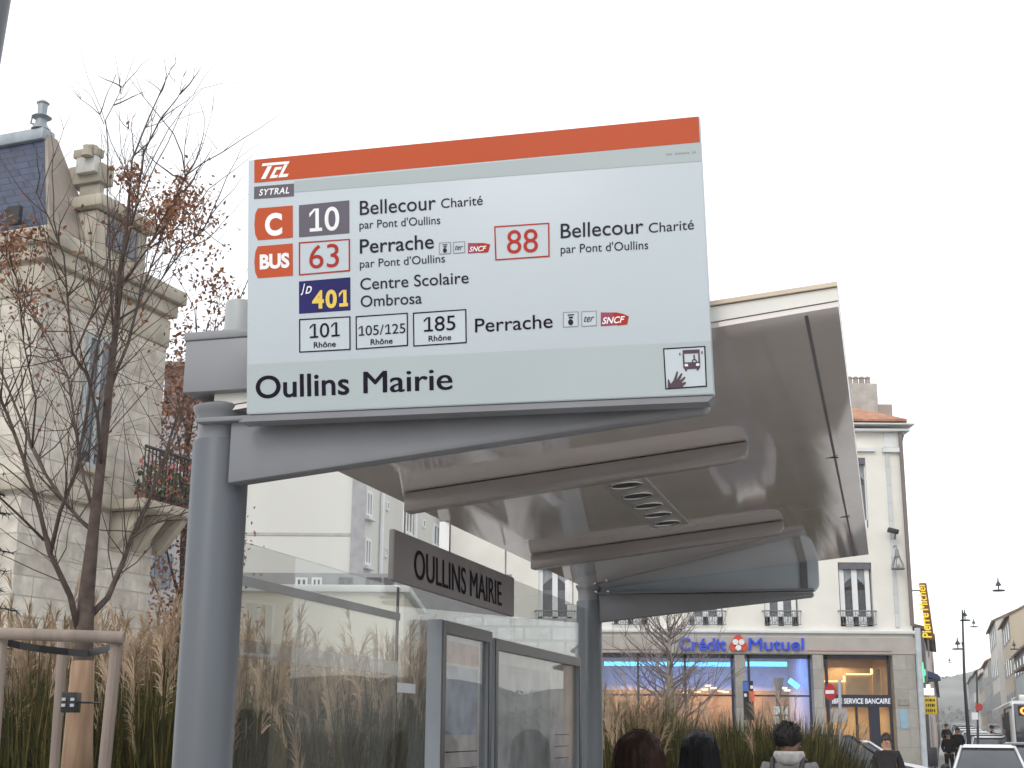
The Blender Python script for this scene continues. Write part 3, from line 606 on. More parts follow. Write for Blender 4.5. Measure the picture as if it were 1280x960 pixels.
k = MB(); k.box(xa, xb, BV+.23, BV+.24, -.1, zs); k.build('lobby_glass', glass_mat('lobby_glass', (.9, .9, .9)), bank)
wtext('lobby_lettering', mat('pale_letters', (.75, .77, .82), .5, emit=(.7, .75, .85), es=.25), bank, 'LIBRE SERVICE BANCAIRE', (1037, 879.4), (1113, 879.4), (1037, 873), BV+.095, weight=.02)
blue = mat('blue_letters', (.02, .055, .55), .4, emit=(.02, .06, .5), es=.25); bred = mat('emblem_red', (.6, .06, .04), .4)
def raised(nm, txt, p0, p1, p2):
    a = MB(); text_on(a, txt, W(*p0, BV-.2), W(*p1, BV-.2), W(*p2, BV-.2), weight=.0 if 'M' in txt else .012); o = a.build(nm, blue, bank, recalc=False)
    md = bpy.data.meshes.new_from_object(o); bm = bmesh.new(); bm.from_mesh(md); r = bmesh.ops.extrude_face_region(bm, geom=bm.faces[:]); bmesh.ops.translate(bm, vec=(0, .12, 0), verts=[e for e in r['geom'] if isinstance(e, bmesh.types.BMVert)]); bm.to_mesh(o.data); bm.free()
raised('bank_lettering', 'Mutuel', (936.5, 812.5), (1005, 812.5), (936.5, 797.5)); raised('bank_lettering', 'Crédit', (849, 812.5), (908, 812.5), (849, 797.5))
k = MB()
for x, y, r in ((923, 799, 5.5), (917.5, 808, 5.5), (929, 808, 5.5), (923, 806, 5)):
    c = W(x, y, BV-.17); k.lathe([(r*.0265, 0), (r*.0265, .06)], (0, 0, 0), 20)
    k.v[-40:] = [(c.x+p[0], c.y+p[2], c.z+p[1]) for p in k.v[-40:]]
em = k.build('bank_emblem', bred, bank)
for x, y in ((919.5, 802.5), (927, 802.5), (923, 809.5)):
    c = W(x, y, BV-.19); k = MB(); k.lathe([(.095, 0), (.095, .03)], (0, 0, 0), 18); k.v = [(c.x+p[0], c.y+p[2], c.z+p[1]) for p in k.v]; k.build('white_disc', white_ink, em, off=bank.location)
# wall plates, pipes
fbox('stone_plaque', mat('plaque', (.25, .24, .2), .7, var=.3), 1122, 874, 1136, 882, .05, .08); fbox('blue_notice', mat('notice', (.28, .45, .56), .6), 1124, 887, 1135, 911, .05, .07)
k = MB(); a = P(1131, 541, .12); b = P(1142.5, 782, .12); k.tube([(b.x-.05, BV-.12, a.z), (b.x-.05, BV-.12, b.z)], .07, 8); k.build('downpipe', mat('brown_pipe', (.19, .155, .15), .6), bank)
k = MB(); k.tube([P(1146.5, 785, .12), P(1158, 990, .12)], .1, 10); k.build('downpipe', mat('pale_pipe', (.50, .55, .58), .5), bank)
# things on the wall
def wall_lantern():
    c = P(1122.5, 711, .4); t = thing('wall_lantern', 'open-framed bell lantern hung on the corner of the bank building', 'lantern', c, wframe=True)
    k = MB(); h = P(1122, 685, .4).z-c.z; r = .21
    for i in range(6):
        a = i*math.pi/3; k.tube([(c.x+r*math.cos(a), c.y+r*math.sin(a), c.z), (c.x+r*.9*math.cos(a), c.y+r*.9*math.sin(a), c.z+.15), (c.x+.07*math.cos(a), c.y+.07*math.sin(a), c.z+.42)], .014, 5)
    k.tube([(c.x+r*math.cos(i*.5236), c.y+r*math.sin(i*.5236), c.z) for i in range(13)], .025, 6); k.build('cage', iron, t)
    k = MB(); k.lathe([(.10, .40), (.07, .5), (.06, .62), (.02, .68)], c, 12); k.build('cap', iron, t, smooth='auto')
    k = MB(); k.lathe([(.05, .05), (.09, .15), (.05, .38)], c, 10); k.build('lamp', mat('lamp_milk', (.7, .68, .6), .4), t, smooth=True)
    k = MB(); k.tube([(c.x, c.y, c.z+.66), (c.x, c.y+.05, c.z+.78), (c.x, BV, c.z+.8)], .022, 6); k.build('bracket', iron, t)
wall_lantern()
c = P(1117, 664, .35); t = thing('loudspeaker', 'small dark loudspeaker fixed high on the corner of the bank building', 'loudspeaker', c, wframe=True)
k = MB(); k.obox(c, Vector((.95, -.1, -.25)), Vector((.1, 1, 0)), Vector((.25, 0, .95)), (-.2, -.12, -.07), (.16, .12, .08)); k.build('housing', black, t, bevel=.02)
k = MB(); k.tube([(c.x+.05, c.y, c.z-.05), (c.x+.12, BV-.05, c.z-.2), (c.x+.12, BV, c.z-.2)], .03, 6); k.build('bracket', iron, t)

# ------------------------------------------------------------------ left: old town house, white block, brown house, low annex
class FR:                                                # a wall frame: origin, along, outward
    def __init__(s, o, ax): s.o = Vector(o); s.ax = Vector(ax).normalized(); s.n = Vector((s.ax.y, -s.ax.x, 0))
    def p(s, a, d, z): return s.o+s.ax*a+s.n*d+Vector((0, 0, z))
    def hit(s, x, y):                                    # (along, height) where the photo line meets the wall
        d = ray(x, y); t = (s.o-CAM).dot(s.n)/d.dot(s.n); q = CAM+d*t-s.o; return q.dot(s.ax), q.z
    def box(s, mb, a0, a1, d0, d1, z0, z1): return mb.obox(s.o, s.ax, s.n, Vector((0, 0, 1)), (a0, d0, z0), (a1, d1, z1))
def simple_window(fr, par, a0, a1, z0, z1, m_frame, m_pane, depth=.04, t=.07, mull=True, sill=None):
    k = MB(); fr.box(k, a0, a0+t, 0, depth, z0, z1); fr.box(k, a1-t, a1, 0, depth, z0, z1); fr.box(k, a0+t, a1-t, 0, depth, z1-t, z1); fr.box(k, a0+t, a1-t, 0, depth, z0, z0+t)
    if mull: fr.box(k, (a0+a1)/2-t/2, (a0+a1)/2+t/2, 0, depth, z0+t, z1-t)
    w_ = k.build('window', m_frame, par, off=par.location)
    k = MB(); fr.box(k, a0+t, a1-t, 0, depth*.4, z0+t, z1-t); k.build('pane', m_pane, w_, off=par.location)
    if sill: k = MB(); fr.box(k, a0-.08, a1+.08, 0, depth+.1, z0-.1, z0-.005); k.build('sill', sill, w_, off=par.location)
    return w_
HA = W(19, 700, 20.0); HA.z = 0
fR = FR(HA, (.3665, .93, 0)); fL = FR(HA, (.93, -.3665, 0))         # right face runs away from the viewer, left face to the left
rust = block_mat('rusticated_stone', (.56, .525, .46), (.38, .36, .31), 1.1, .30, .014, plane='SUM', var=.24, bump=.5)
ash = mat('old_ashlar', (.40, .365, .30), .9, 0, .28, 1.6, bump=.3); slate = block_mat('slate', (.042, .06, .115), (.02, .024, .04), .28, .14, .012, plane='SUM', rough=.5, var=.3, bump=.3)
zinc = mat('zinc', (.30, .34, .37), .45, .3)
th = thing('town_house', 'old stone town house with slate mansard roof behind the bare tree', 'house', HA, wframe=True)
aB = fR.hit(199, 560)[0]; zcor = fR.hit(60, 292)[1]; zband = fR.hit(60, 612)[1]
DEP = 9
# wall
k = MB(); k.add([fR.p(0, 0, -.12), fR.p(aB, 0, -.12), fR.p(aB, -DEP, -.12), fR.p(0, -DEP, -.12), fR.p(0, 0, zcor), fR.p(aB, 0, zcor), fR.p(aB, -DEP, zcor), fR.p(0, -DEP, zcor)], [(0,3,2,1), (4,5,6,7), (0,1,5,4), (1,2,6,5), (2,3,7,6), (3,0,4,7)])
k.build('wall', rust, th)
def ring(nm, m, z0, z1, d):
    k = MB(); k.add([fR.p(-d, d, z0), fR.p(aB+d, d, z0), fR.p(aB+d, -DEP-d, z0), fR.p(-d, -DEP-d, z0), fR.p(-d, d, z1), fR.p(aB+d, d, z1), fR.p(aB+d, -DEP-d, z1), fR.p(-d, -DEP-d, z1)], [(0,3,2,1), (4,5,6,7), (0,1,5,4), (1,2,6,5), (2,3,7,6), (3,0,4,7)])
    return k.build(nm, m, th, bevel=.03)
ring('string_course', ash, zband-.1, zband+.12, .12); ring('cornice', ash, zcor-.45, zcor-.2, .12); ring('cornice', ash, zcor-.2, zcor+.05, .22); ring('frieze', ash, zcor-1.0, zcor-.5, .04)
# mansard: steep slate sides, zinc ridge
zr_ = zcor+2.15; ins = 1.15
lo = [fR.p(.05, -.05, zcor+.05), fR.p(aB-1.9, -.05, zcor+.05), fR.p(aB-1.9, -DEP+.1, zcor+.05), fR.p(.05, -DEP+.1, zcor+.05)]
tp = W(57, 158, 21.0); hi = [Vector((tp.x, tp.y, tp.z-.15))]; hi.append(hi[0]+fR.ax*.25); hi.append(hi[1]-fR.n*(DEP-2.6)); hi.append(hi[0]-fR.n*(DEP-2.6))
k = MB(); k.add(lo+hi, [(0, 3, 7, 4), (4, 5, 6, 7), (2, 3, 7, 6)]); k.add(lo+hi, [(0, 1, 5, 4)]); k.add(lo+hi, [(1, 2, 6, 5)]); rf = k.build('roof', slate, th)
k = MB(); k.obox((hi[0]+hi[3])/2, fR.ax, fR.n, Vector((0, 0, 1)), (-.12, -(DEP-2.6)/2-.1, -.12), (.2, (DEP-2.6)/2+.06, .1)); k.build('ridge_cap', zinc, rf, off=th.location, bevel=.04)
k = MB(); k.add([lo[0]+fR.n*.06, lo[1]+fR.n*.06, hi[1]+fR.n*.06, hi[0]+fR.n*.06, lo[0], lo[1], hi[1], hi[0]], [(0,1,2,3), (0,4,5,1), (1,5,6,2), (2,6,7,3), (3,7,4,0)]); k.build('roof_hip', mat('weathered_lead', (.27, .235, .20), .8, var=.25, scale=2), rf, off=th.location)
f0 = hi[0]+Vector((0, 0, .1)); k = MB(); hh = W(50, 128, 21).z-W(50, 158, 21).z+.1
k.lathe([(.16, 0), (.10, .10), (.09, hh*.35), (.17, hh*.42), (.12, hh*.48), (.075, hh*.52), (.085, hh*.85), (.11, hh*.9), (.05, hh)], f0+fR.n*-.1, 10); k.tube([f0+Vector((-.1, 0, hh*.4)), f0+Vector((-.24, 0, hh*.42)), f0+Vector((-.25, 0, hh*.2)), f0+Vector((-.12, 0, hh*.1))], .02, 5); k.build('finial', zinc, rf, off=th.location, smooth='auto')
k = MB(); q = fL.hit(42, 270); fL.box(k, -.75, -.5, .02, .1, zcor+.2, zcor+.5); k.build('roof_vent', black, rf, off=th.location)
# stone dormer and chimney on the right face
def rb(nm, m, x0, y0, x1, y1, d0, d1, par=th, bevel=.02):
    a, b = fR.hit(x0, y0), fR.hit(x1, y1); k = MB(); fR.box(k, min(a[0], b[0]), max(a[0], b[0]), d0, d1, min(a[1], b[1]), max(a[1], b[1])); return k.build(nm, m, par, off=th.location, bevel=bevel)
ch = rb('chimney', ash, 119, 300, 132, 222, -.42, 0); rb('chimney_cap', ash, 122, 226, 140, 212, -.62, .06, ch); rb('chimney_shaft', mat('pale_render', (.55, .55, .52), .9), 118, 213, 128, 192, -.40, 0, ch)
rb('chimney_top', ash, 119, 193, 130, 188.5, -.46, .02, ch)
for x in (114, 120): 
    a = fR.hit(x, 189); k = MB(); k.lathe([(.10, -.05), (.075, .08), (.09, .13), (.05, .15)], fR.p(a[0]+.06, -.12, a[1]), 10); k.build('chimney_pot', ash, ch, off=th.location, smooth='auto')
k = MB(); dz = zcor+.05; a0, a1 = fR.hit(112, 290)[0], fR.hit(178, 290)[0]; fR.box(k, a0, a1, -.5, .12, dz, fR.hit(140, 276)[1]); dm = k.build('dormer', ash, th, bevel=.03)
k = MB(); zq = fR.hit(140, 275)[1]; fR.box(k, a0-.12, a1+.12, -.6, .28, zq+.01, zq+.22); k.build('dormer_cornice', ash, dm, off=th.location, bevel=.04)
k = MB(); fR.box(k, (a0+a1)/2-.4, (a0+a1)/2+.4, .12, .15, dz+.15, zq-.1); k.build('dormer_pane', pane_m, dm, off=th.location)
# windows, balcony and flower boxes
aw = [(fR.hit(x0, 560)[0], fR.hit(x1, 560)[0]) for x0, x1 in ((96, 130),)]
for a0, a1 in aw:
    simple_window(fR, th, a0, a1, zband+.5, zcor-1.3, mat('window_grey', (.36, .40, .42), .6), pane_m, .05, sill=ash)
for j in (1.2, 3.4):
    simple_window(fL, th, -j-1, -j, zband+.35, zcor-1.2, ash, pane_m, .05, sill=ash)
b0 = fR.hit(130, 640)[0]; zbal = fR.hit(170, 634)[1]
k = MB(); fR.box(k, b0, aB+.35, 0, .75, zbal-.16, zbal); bal = k.build('balcony', ash, th, bevel=.03)
for i in range(3):
    a = b0+.2+(aB-.1-b0)*i/2.2; k = MB(); k.prism([fR.p(a, 0, zbal-.17), fR.p(a, .6, zbal-.17), fR.p(a, .5, zbal-.3), fR.p(a, .12, zbal-.75), fR.p(a, 0, zbal-.75)], fR.ax*.16); k.build('console', ash, bal, off=th.location, bevel=.02)
k = MB(); k.tube([fR.p(b0+.05, .68, zbal+.85), fR.p(aB+.3, .68, zbal+.85)], .03, 6); k.tube([fR.p(b0+.05, .68, zbal+.1), fR.p(aB+.3, .68, zbal+.1)], .02, 6)
for i in range(17): a = b0+.05+(aB+.25-b0)*i/16; k.tube([fR.p(a, .68, zbal), fR.p(a, .68, zbal+.85)], .014, 4)
k.build('railing', mat('old_iron', (.03, .03, .035), .6), bal, off=th.location)
leafm = {n_: mat(n_, c, .7, var=.4, scale=30) for n_, c in (('brown_leaf', (.21, .095, .055)), ('rust_leaf', (.27, .12, .05)), ('green_leaf', (.06, .085, .03)), ('petal', (.42, .12, .11)), ('conifer_needle', (.018, .03, .022)))}
def leaf(k, c, s, up=None):
    d = Vector((random.gauss(0, 1), random.gauss(0, 1), random.gauss(0, 1))).normalized(); e = d.orthogonal().normalized()
    k.quad(c-d*s, c+e*s*.55, c+d*s, c-e*s*.55)
fb = thing('flower_box', 'planted box with reddish flowers on the stone balcony of the town house', 'flower box', fR.p((b0+aB)/2, .55, zbal), wframe=True)
k = MB(); fR.box(k, b0+.25, aB-.05, .42, .62, zbal+.02, zbal+.2); k.build('trough', mat('terracotta', (.3, .13, .08), .9), fb)
for nm, m, n_ in (('leaves', 'green_leaf', 260), ('blossom', 'petal', 160)):
    k = MB()
    for i in range(n_): leaf(k, fR.p(random.uniform(b0+.2, aB), random.uniform(.35, .8), zbal+random.uniform(.1, .75 if m == 'petal' else .6)), random.uniform(.03, .07))
    k.build(nm, leafm[m], fb, recalc=False)

# white block of flats behind, seen partly through the glass
white_wall = mat('white_render', (.64, .64, .60), .9, 0, .06, .5, bump=.03, streak=True)
V2 = 38.0; cA = W(441, 640, V2); cA.z = 0; x0 = W(300, 640, V2).x; zt = W(400, 520, V2).z
wb = thing('apartment_block', 'off-white block with a blank gable wall behind the shelter glass', 'apartment block', cA, wframe=True)
fS = FR(cA, (.235, .972, 0)); sideL = 30
k = MB(); a = Vector((x0, V2, 0)); b = cA; c = cA+fS.ax*sideL; d = Vector((x0, V2+sideL, 0)); up = Vector((0, 0, zt))
k.add([a, b, c, d, a+up, b+up, c+up, d+up], [(0,3,2,1), (4,5,6,7), (0,1,5,4), (1,2,6,5), (2,3,7,6), (3,0,4,7)]); k.build('wall', white_wall, wb)
k = MB(); k.box(cA.x-.03, cA.x+.35, V2-.05, V2-.004, -.1, zt); k.build('corner_strip', mat('strip_grey', (.36, .36, .37), .8), wb)
za = W(400, 668, V2).z; k = MB(); k.box(x0, cA.x-.04, V2-.02, V2-.003, za-.04, za+.04); k.build('floor_joint', mat('joint', (.42, .42, .4), .9), wb)
shut = mat('grey_blind', (.33, .35, .37), .6)
for x0_, x1_ in ((456, 463.5), (506, 514), (541, 549), (583, 597)):
    for y0_, y1_ in ((613, 646), (673, 708)):
        h0 = fS.hit(x0_, 640); h1 = fS.hit(x1_, 640); q0, q1 = fS.hit(459, y0_)[1], fS.hit(459, y1_)[1]
        simple_window(fS, wb, h0[0], h1[0], q1, q0, white_paint, pane_m, .06, .09, sill=trim)
for x0_ in (482, 528):
    for y0_, y1_ in ((626, 638), (684, 697)):
        h0 = fS.hit(x0_, 640)[0]; h1 = fS.hit(x0_+3, 640)[0]; q0, q1 = fS.hit(483, y0_)[1], fS.hit(483, y1_)[1]; simple_window(fS, wb, h0, h1, q1, q0, white_paint, pane_m, .05, .06, mull=False)
for i in range(4): h = fS.hit(475+i*42, 640)[0]; k = MB(); k.tube([fS.p(h, .08, 0), fS.p(h, .08, zt)], .06, 6); k.build('downpipe', white_paint, wb)
# brown house left of the shelter post
V3 = 44.0; brick = block_mat('brown_brick', (.20, .135, .11), (.16, .13, .12), .5, .2, .02, var=.3); 
p0, p1 = W(207, 459, V3), W(302, 459, V3); bh = thing('brown_house', 'brown brick house with grey lower walls behind the shelter post', 'house', (p0.x, V3, 0), wframe=True)
zg = W(220, 520, V3).z
k = MB(); k.box(p0.x, p1.x, V3, V3+8, zg, p0.z); k.build('wall', brick, bh); k = MB(); k.box(p0.x-.03, p1.x, V3-.04, V3+8, -.1, zg-.003); k.build('lower_wall', mat('grey_render', (.30, .30, .31), .9, var=.1), bh)
k = MB(); k.box(p0.x-.15, p1.x+.1, V3-.2, V3+8.1, p0.z+.003, p0.z+.15); k.build('roof', mat('brown_edge', (.2, .15, .12), .8), bh)
fB = FR((p0.x, V3-.045, 0), (1, 0, 0)); h0, h1 = fB.hit(190+2, 692), fB.hit(212, 735); simple_window(fB, bh, max(h0[0], .02), h1[0], h1[1], h0[1], mat('blue_frame', (.12, .15, .22), .5), pane_m, .06, .08)
for x in (222, 250, 272):
    h0, h1 = fB.hit(x, 570), fB.hit(x+13, 610); simple_window(fB, bh, h0[0], h1[0], h1[1], h0[1], white_paint, pane_m, .06, .08)
# low annex with flat roof, and grey wall to its left
V4 = 27.0; p0, p1 = W(296, 742, V4), W(505, 741, V4); an = thing('low_annex', 'low cream flat-roofed annex behind the tall grasses and shelter glass', 'annex', (p0.x, V4, 0), wframe=True)
cream2 = mat('cream_render', (.66, .64, .55), .9, var=.06, scale=1)
k = MB(); k.box(p0.x, p1.x, V4, V4+5, -.1, p1.z); k.build('wall', cream2, an); k = MB(); k.box(p0.x-.1, p1.x+.12, V4-.12, V4+5.1, p1.z+.003, p1.z+.14); k.build('coping', trim, an, bevel=.02)
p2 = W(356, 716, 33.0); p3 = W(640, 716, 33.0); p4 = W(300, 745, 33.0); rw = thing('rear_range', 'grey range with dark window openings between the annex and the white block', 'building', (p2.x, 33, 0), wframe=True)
k = MB(); k.box(W(296, 720, 33).x, p3.x, 33, 37.5, -.1, p2.z); k.build('wall', mat('range_grey', (.30, .30, .31), .9, var=.1), rw); fw = FR((p2.x, 33, 0), (1, 0, 0))  # plain grey range wall, slightly mottled
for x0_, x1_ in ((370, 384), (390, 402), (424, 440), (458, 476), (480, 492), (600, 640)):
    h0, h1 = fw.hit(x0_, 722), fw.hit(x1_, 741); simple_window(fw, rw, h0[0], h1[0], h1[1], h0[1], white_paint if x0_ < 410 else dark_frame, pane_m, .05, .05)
# rough stone boundary wall seen through the glass above the wide poster case
p0, p1 = W(560, 772, 30.0), W(724, 774, 30.0); sw = MB(); sw.box(p0.x, p1.x, 30, 30.5, -.1, p0.z)
tag(sw.build('stone_wall', block_mat('rubble', (.38, .40, .40), (.24, .25, .26), .6, .3, .03, var=.3, bump=.8)), 'pale rubble stone wall seen through the glass over the wide poster case', 'wall')

# ------------------------------------------------------------------ young tree in its wooden guard
bark = mat('bark', (.085, .062, .052), .9, 0, .35, 18, bump=.5); burlap = mat('burlap_wrap', (.30, .20, .13), .95, 0, .3, 30, bump=.5, streak=True)
TV = 5.8; tb = W(97, 960, TV); tb.z = 0
tree = thing('young_tree', 'young bare-branched tree with a few brown leaves inside a wooden guard', 'tree', tb, wframe=True)
def px(pts, dv): return [W(x, y, TV+dv*i/max(1, len(pts)-1)) for i, (x, y) in enumerate(pts)]
def rads(r0, r1, n): return [(r0+(r1-r0)*(i/(n-1))**.8)*TV/F/2 for i in range(n)]
TR = [(97, 960), (100, 880), (104, 815), (108, 745), (117, 660), (125, 590), (135, 500), (146, 400), (150, 340), (158, 290), (165, 200), (185, 150), (205, 105), (214, 85)]
tw = [26, 25, 24, 20, 14, 12.5, 10, 8, 6.5, 4.5, 2.6, 2, 1.4, .8]
k = MB(); pts = [Vector((tb.x-.02, TV, -.05))]+px(TR, 0); k.tube(pts, [32*TV/F/2]+[t*TV/F/2 for t in tw], 10); 
limbs = [([(99, 792), (88, 745), (62, 690), (50, 640), (30, 575), (10, 520), (-12, 470), (-30, 410)], -.5, 9, 2.5), ([(63, 692), (75, 640), (95, 590), (108, 520), (120, 440), (125, 420), (140, 380), (150, 330)], -.2, 6, 2),
 ([(55, 675), (30, 650), (0, 622), (-30, 600)], -.3, 4, 2), ([(117, 665), (100, 650), (75, 620), (55, 590), (40, 560), (20, 510), (0, 460), (-18, 400)], .5, 6, 2.5), ([(108, 775), (135, 747), (155, 700), (165, 670), (185, 630), (205, 575), (215, 540), (240, 470), (262, 400)], .4, 9, 2),
 ([(165, 672), (190, 655), (235, 640), (262, 622)], .2, 3, 1.2), ([(139, 480), (160, 430), (175, 370), (190, 330), (215, 260), (232, 222)], .6, 5, 1.5), ([(152, 330), (170, 260), (180, 190), (200, 150), (222, 122), (232, 105)], -.3, 4, .8),
 ([(127, 590), (122, 520), (110, 470), (90, 440), (85, 380), (80, 320), (60, 270), (45, 240)], -.6, 5, 1.2), ([(143, 430), (138, 360), (137, 300), (134, 240), (135, 180), (132, 150), (145, 125), (155, 105)], .3, 3.4, .8),
 ([(117, 640), (105, 600), (95, 540), (85, 470), (60, 420), (30, 380), (5, 335)], .7, 5, 1.2), ([(147, 400), (180, 380), (215, 330), (240, 300), (265, 280)], .5, 3.4, 1), ([(205, 575), (225, 530), (250, 470), (270, 410)], .4, 3, 1),
 ([(150, 360), (185, 310), (205, 270), (225, 235), (234, 215)], -.5, 3, 1), ([(95, 440), (120, 380), (128, 340), (146, 290)], .4, 3, 1), ([(40, 560), (45, 500), (30, 430), (22, 350), (-5, 300)], -.5, 3, 1), ([(130, 155), (115, 122), (95, 100)], .1, 1.2, .5), ([(160, 250), (178, 215), (181, 185), (160, 160)], .1, 1.6, .5)]
P3 = []
for pts_, dv, r0, r1 in limbs:
    q = px(pts_, dv); k.tube(q, rads(r0, r1, len(q)), 7); P3.append((q, r0, r1))
trk = k.build('trunk', bark, tree, smooth=True)
k = MB(); k.tube([W(95, 985, TV), W(98, 920, TV), W(101, 870, TV), W(104, 826, TV)], [40*TV/F/2, 34*TV/F/2, 31*TV/F/2, 27*TV/F/2], 12); k.build('burlap_sleeve', burlap, trk, off=tree.location, smooth=True)
k = MB(); twig_tips = []; q0 = px(TR[4:], 0); P3.append((q0, 8, 1.5))
for q, r0, r1 in P3:
    L_ = sum((q[i+1]-q[i]).length for i in range(len(q)-1)); n = int(L_/.043)
    for j in range(n):
        u_ = random.uniform(.12, 1)*(len(q)-1); i = min(int(u_), len(q)-2); p = q[i].lerp(q[i+1], u_-i); t = (q[i+1]-q[i]).normalized()
        d = (t*random.uniform(.5, 1)+Vector((random.gauss(0, .55), random.gauss(0, .6), random.gauss(.15, .4)))).normalized(); ln = random.uniform(.18, .75)*(1.1-.45*u_/len(q))
        if p.z > 4.1 and random.random() < .6: continue
        if p.z > 4.1: ln *= .45
        pp = [p]; dd = d.copy(); m_ = 5
        for s_ in range(m_): dd = (dd+Vector((random.gauss(0, .16), random.gauss(0, .16), random.gauss(.1, .14)))).normalized(); pp.append(pp[-1]+dd*ln/m_)
        rr = random.uniform(.0016, .0042); k.tube(pp, [rr*(1-.75*s_/m_) for s_ in range(m_+1)], 4, False); twig_tips.append(pp)
        for s_ in range(random.choice((0, 1, 1, 2))):
            b = pp[random.randint(2, m_)]; e = (dd+Vector((random.gauss(0, .6), random.gauss(0, .6), random.gauss(.1, .4)))).normalized(); l2 = ln*random.uniform(.2, .5)
            k.tube([b, b+e*l2*.5+Vector((0, 0, .01)), b+e*l2], [.0014, .0011, .0006], 3, False); twig_tips.append([b, b+e*l2*.5, b+e*l2])
k.build('crown', mat('twig_bark', (.075, .052, .046), .9, var=.3), tree, recalc=False)
k = MB(); k2 = MB()
def pixof(p):
    d = p-CAM; z = d.dot(FW); return 640+F*d.dot(RT)/z, 480-F*d.dot(UP)/z
dens = [(222, 262, 36, 32, 1), (265, 345, 28, 36, 1), (190, 240, 18, 14, .5), (18, 300, 36, 30, .5), (238, 430, 20, 60, .6), (40, 370, 40, 40, .15), (166, 214, 10, 12, .6), (130, 420, 110, 160, .02)]
for pp in twig_tips:
    for p in pp[1:]:
        x, y = pixof(p); pr = max(w_*math.exp(-((x-a)/c)**2-((y-b)/d)**2) for a, b, c, d, w_ in dens)
        for _ in range(15):
            if random.random() < pr: leaf(random.choice((k, k, k2)), p+Vector((random.gauss(0, .03), random.gauss(0, .03), random.gauss(-.02, .03))), random.uniform(.007, .017))
k.build('foliage', leafm['brown_leaf'], tree, recalc=False); k2.build('foliage', leafm['rust_leaf'], tree, recalc=False)
# beech behind with brown leaves, right of the house
bv = 24.0; bb = W(228, 800, bv); bb.z = 0
bt = thing('copper_tree', 'brown-leaved tree standing between the town house and the shelter post', 'tree', bb, wframe=True)
k = MB(); top = W(238, 470, bv); k.tube([bb, bb.lerp(top, .4)+Vector((.1, 0, 0)), bb.lerp(top, .75), top], [.14, .11, .07, .02], 8); tips = []
for i in range(26):
    a = bb.lerp(top, random.uniform(.25, .95)); e = a+Vector((random.uniform(-.9, 1.0), random.uniform(-1, 1), random.uniform(.4, 1.6))); m_ = a.lerp(e, .5)+Vector((0, 0, -.1)); k.tube([a, m_, e], [.035, .02, .006], 5, False); tips += [m_, e, m_.lerp(e, .5)]
k.build('trunk', bark, bt, smooth=True, recalc=False)
k = MB()
for t_ in tips:
    for _ in range(70): leaf(k, t_+Vector((random.gauss(0, .28), random.gauss(0, .28), random.gauss(0, .26))), random.uniform(.025, .06))
k.build('crown', leafm['brown_leaf'], bt, recalc=False)
# conifer whose branch tips show at the left edge
cb = W(-42, 800, 9.0); cb.z = 0; cf = thing('conifer', 'dark conifer whose branch tips reach in at the left edge of the view', 'tree', cb, wframe=True)
k = MB(); k.tube([cb, cb+Vector((0, 0, 3.6))], [.07, .015], 8); k.build('trunk', bark, cf)
k = MB()
for i in range(60):
    z = .5+2.9*i/60; a = i*2.4; ln = .62*(1-z/4.2)+.05; e = cb+Vector((math.cos(a)*ln, math.sin(a)*ln, z-.05)); s_ = cb+Vector((0, 0, z)); k.tube([s_, e], [.01, .003], 4, False)
    for j in range(46):
        p = s_.lerp(e, random.uniform(.2, 1)); d = Vector((random.gauss(0, 1), random.gauss(0, 1), random.gauss(.1, .5))).normalized()*.07; o = d.orthogonal().normalized()*.004; k.quad(p-o, p+o, p+d)
k.build('crown', leafm['conifer_needle'], cf, recalc=False)
# wooden guard: round rail on stakes, strap, small junction box
wd = mat('weathered_wood', (.25, .205, .175), .9, 0, .25, 12, bump=.3, streak=True)
wg = thing('tree_guard', 'weathered wooden stake guard with a round top rail around the young tree', 'tree guard', (tb.x, 5.35, 0), wframe=True)
k = MB(); a, b = W(-60, 790, 5.3), W(155, 797, 5.3); k.tube([a, b], 15*5.3/F/2, 14); k.build('rail', wd, wg, smooth='auto')
for x0_, y0_, x1_, y1_, w_, v_ in ((146, 803, 128, 985, 15, 5.33), (2, 800, -12, 985, 15, 5.33), (79, 800, 66, 985, 12, 6.25)):
    k = MB(); a, b = W(x0_, y0_, v_), W(x1_, y1_, v_); d = (b-a)/(b.z-a.z); k.tube([a+d*(-.05-a.z), a+d*.01], w_*v_/F/2, 10); k.build('stake', wd, wg, smooth='auto')
k = MB(); pts = [W(0, 801, 5.36), W(25, 807, 5.4), W(50, 811, 5.55), W(85, 815, 5.66), W(110, 817, 5.66), W(130, 812, 5.5), W(148, 802, 5.36)]
for i in range(len(pts)-1):
    a, b = pts[i], pts[i+1]; k.prism([a-Vector((0, 0, .014)), b-Vector((0, 0, .014)), b+Vector((0, 0, .014)), a+Vector((0, 0, .014))], (0, .004, 0))
k.build('strap', black, wg)
jb_c = W(87.5, 878, 5.60); jb = thing('junction_box', 'small black box with pale connectors strapped to the wrapped trunk', 'box', jb_c, wframe=True)
k = MB(); s_ = 5.6/F; k.box(jb_c.x-9*s_, jb_c.x+9*s_, jb_c.y-.02, jb_c.y+.05, jb_c.z-12*s_, jb_c.z+12*s_); k.build('case', black, jb, bevel=.003)
for dx in (-5.5, 5):
    for dz in (-3.5, 3.5): k = MB(); k.box(jb_c.x+(dx-2.2)*s_, jb_c.x+(dx+2.2)*s_, jb_c.y-.028, jb_c.y-.0205, jb_c.z+(dz-1.8)*s_, jb_c.z+(dz+1.8)*s_); k.build('connector', mat('connector', (.45, .48, .55), .4), jb)
k = MB(); k.tube([jb_c+Vector((8*s_, 0, 0)), jb_c+Vector((23*s_, .03, 0)), jb_c+Vector((26*s_, .12, 0))], .004, 6); k.build('cable', black, jb)

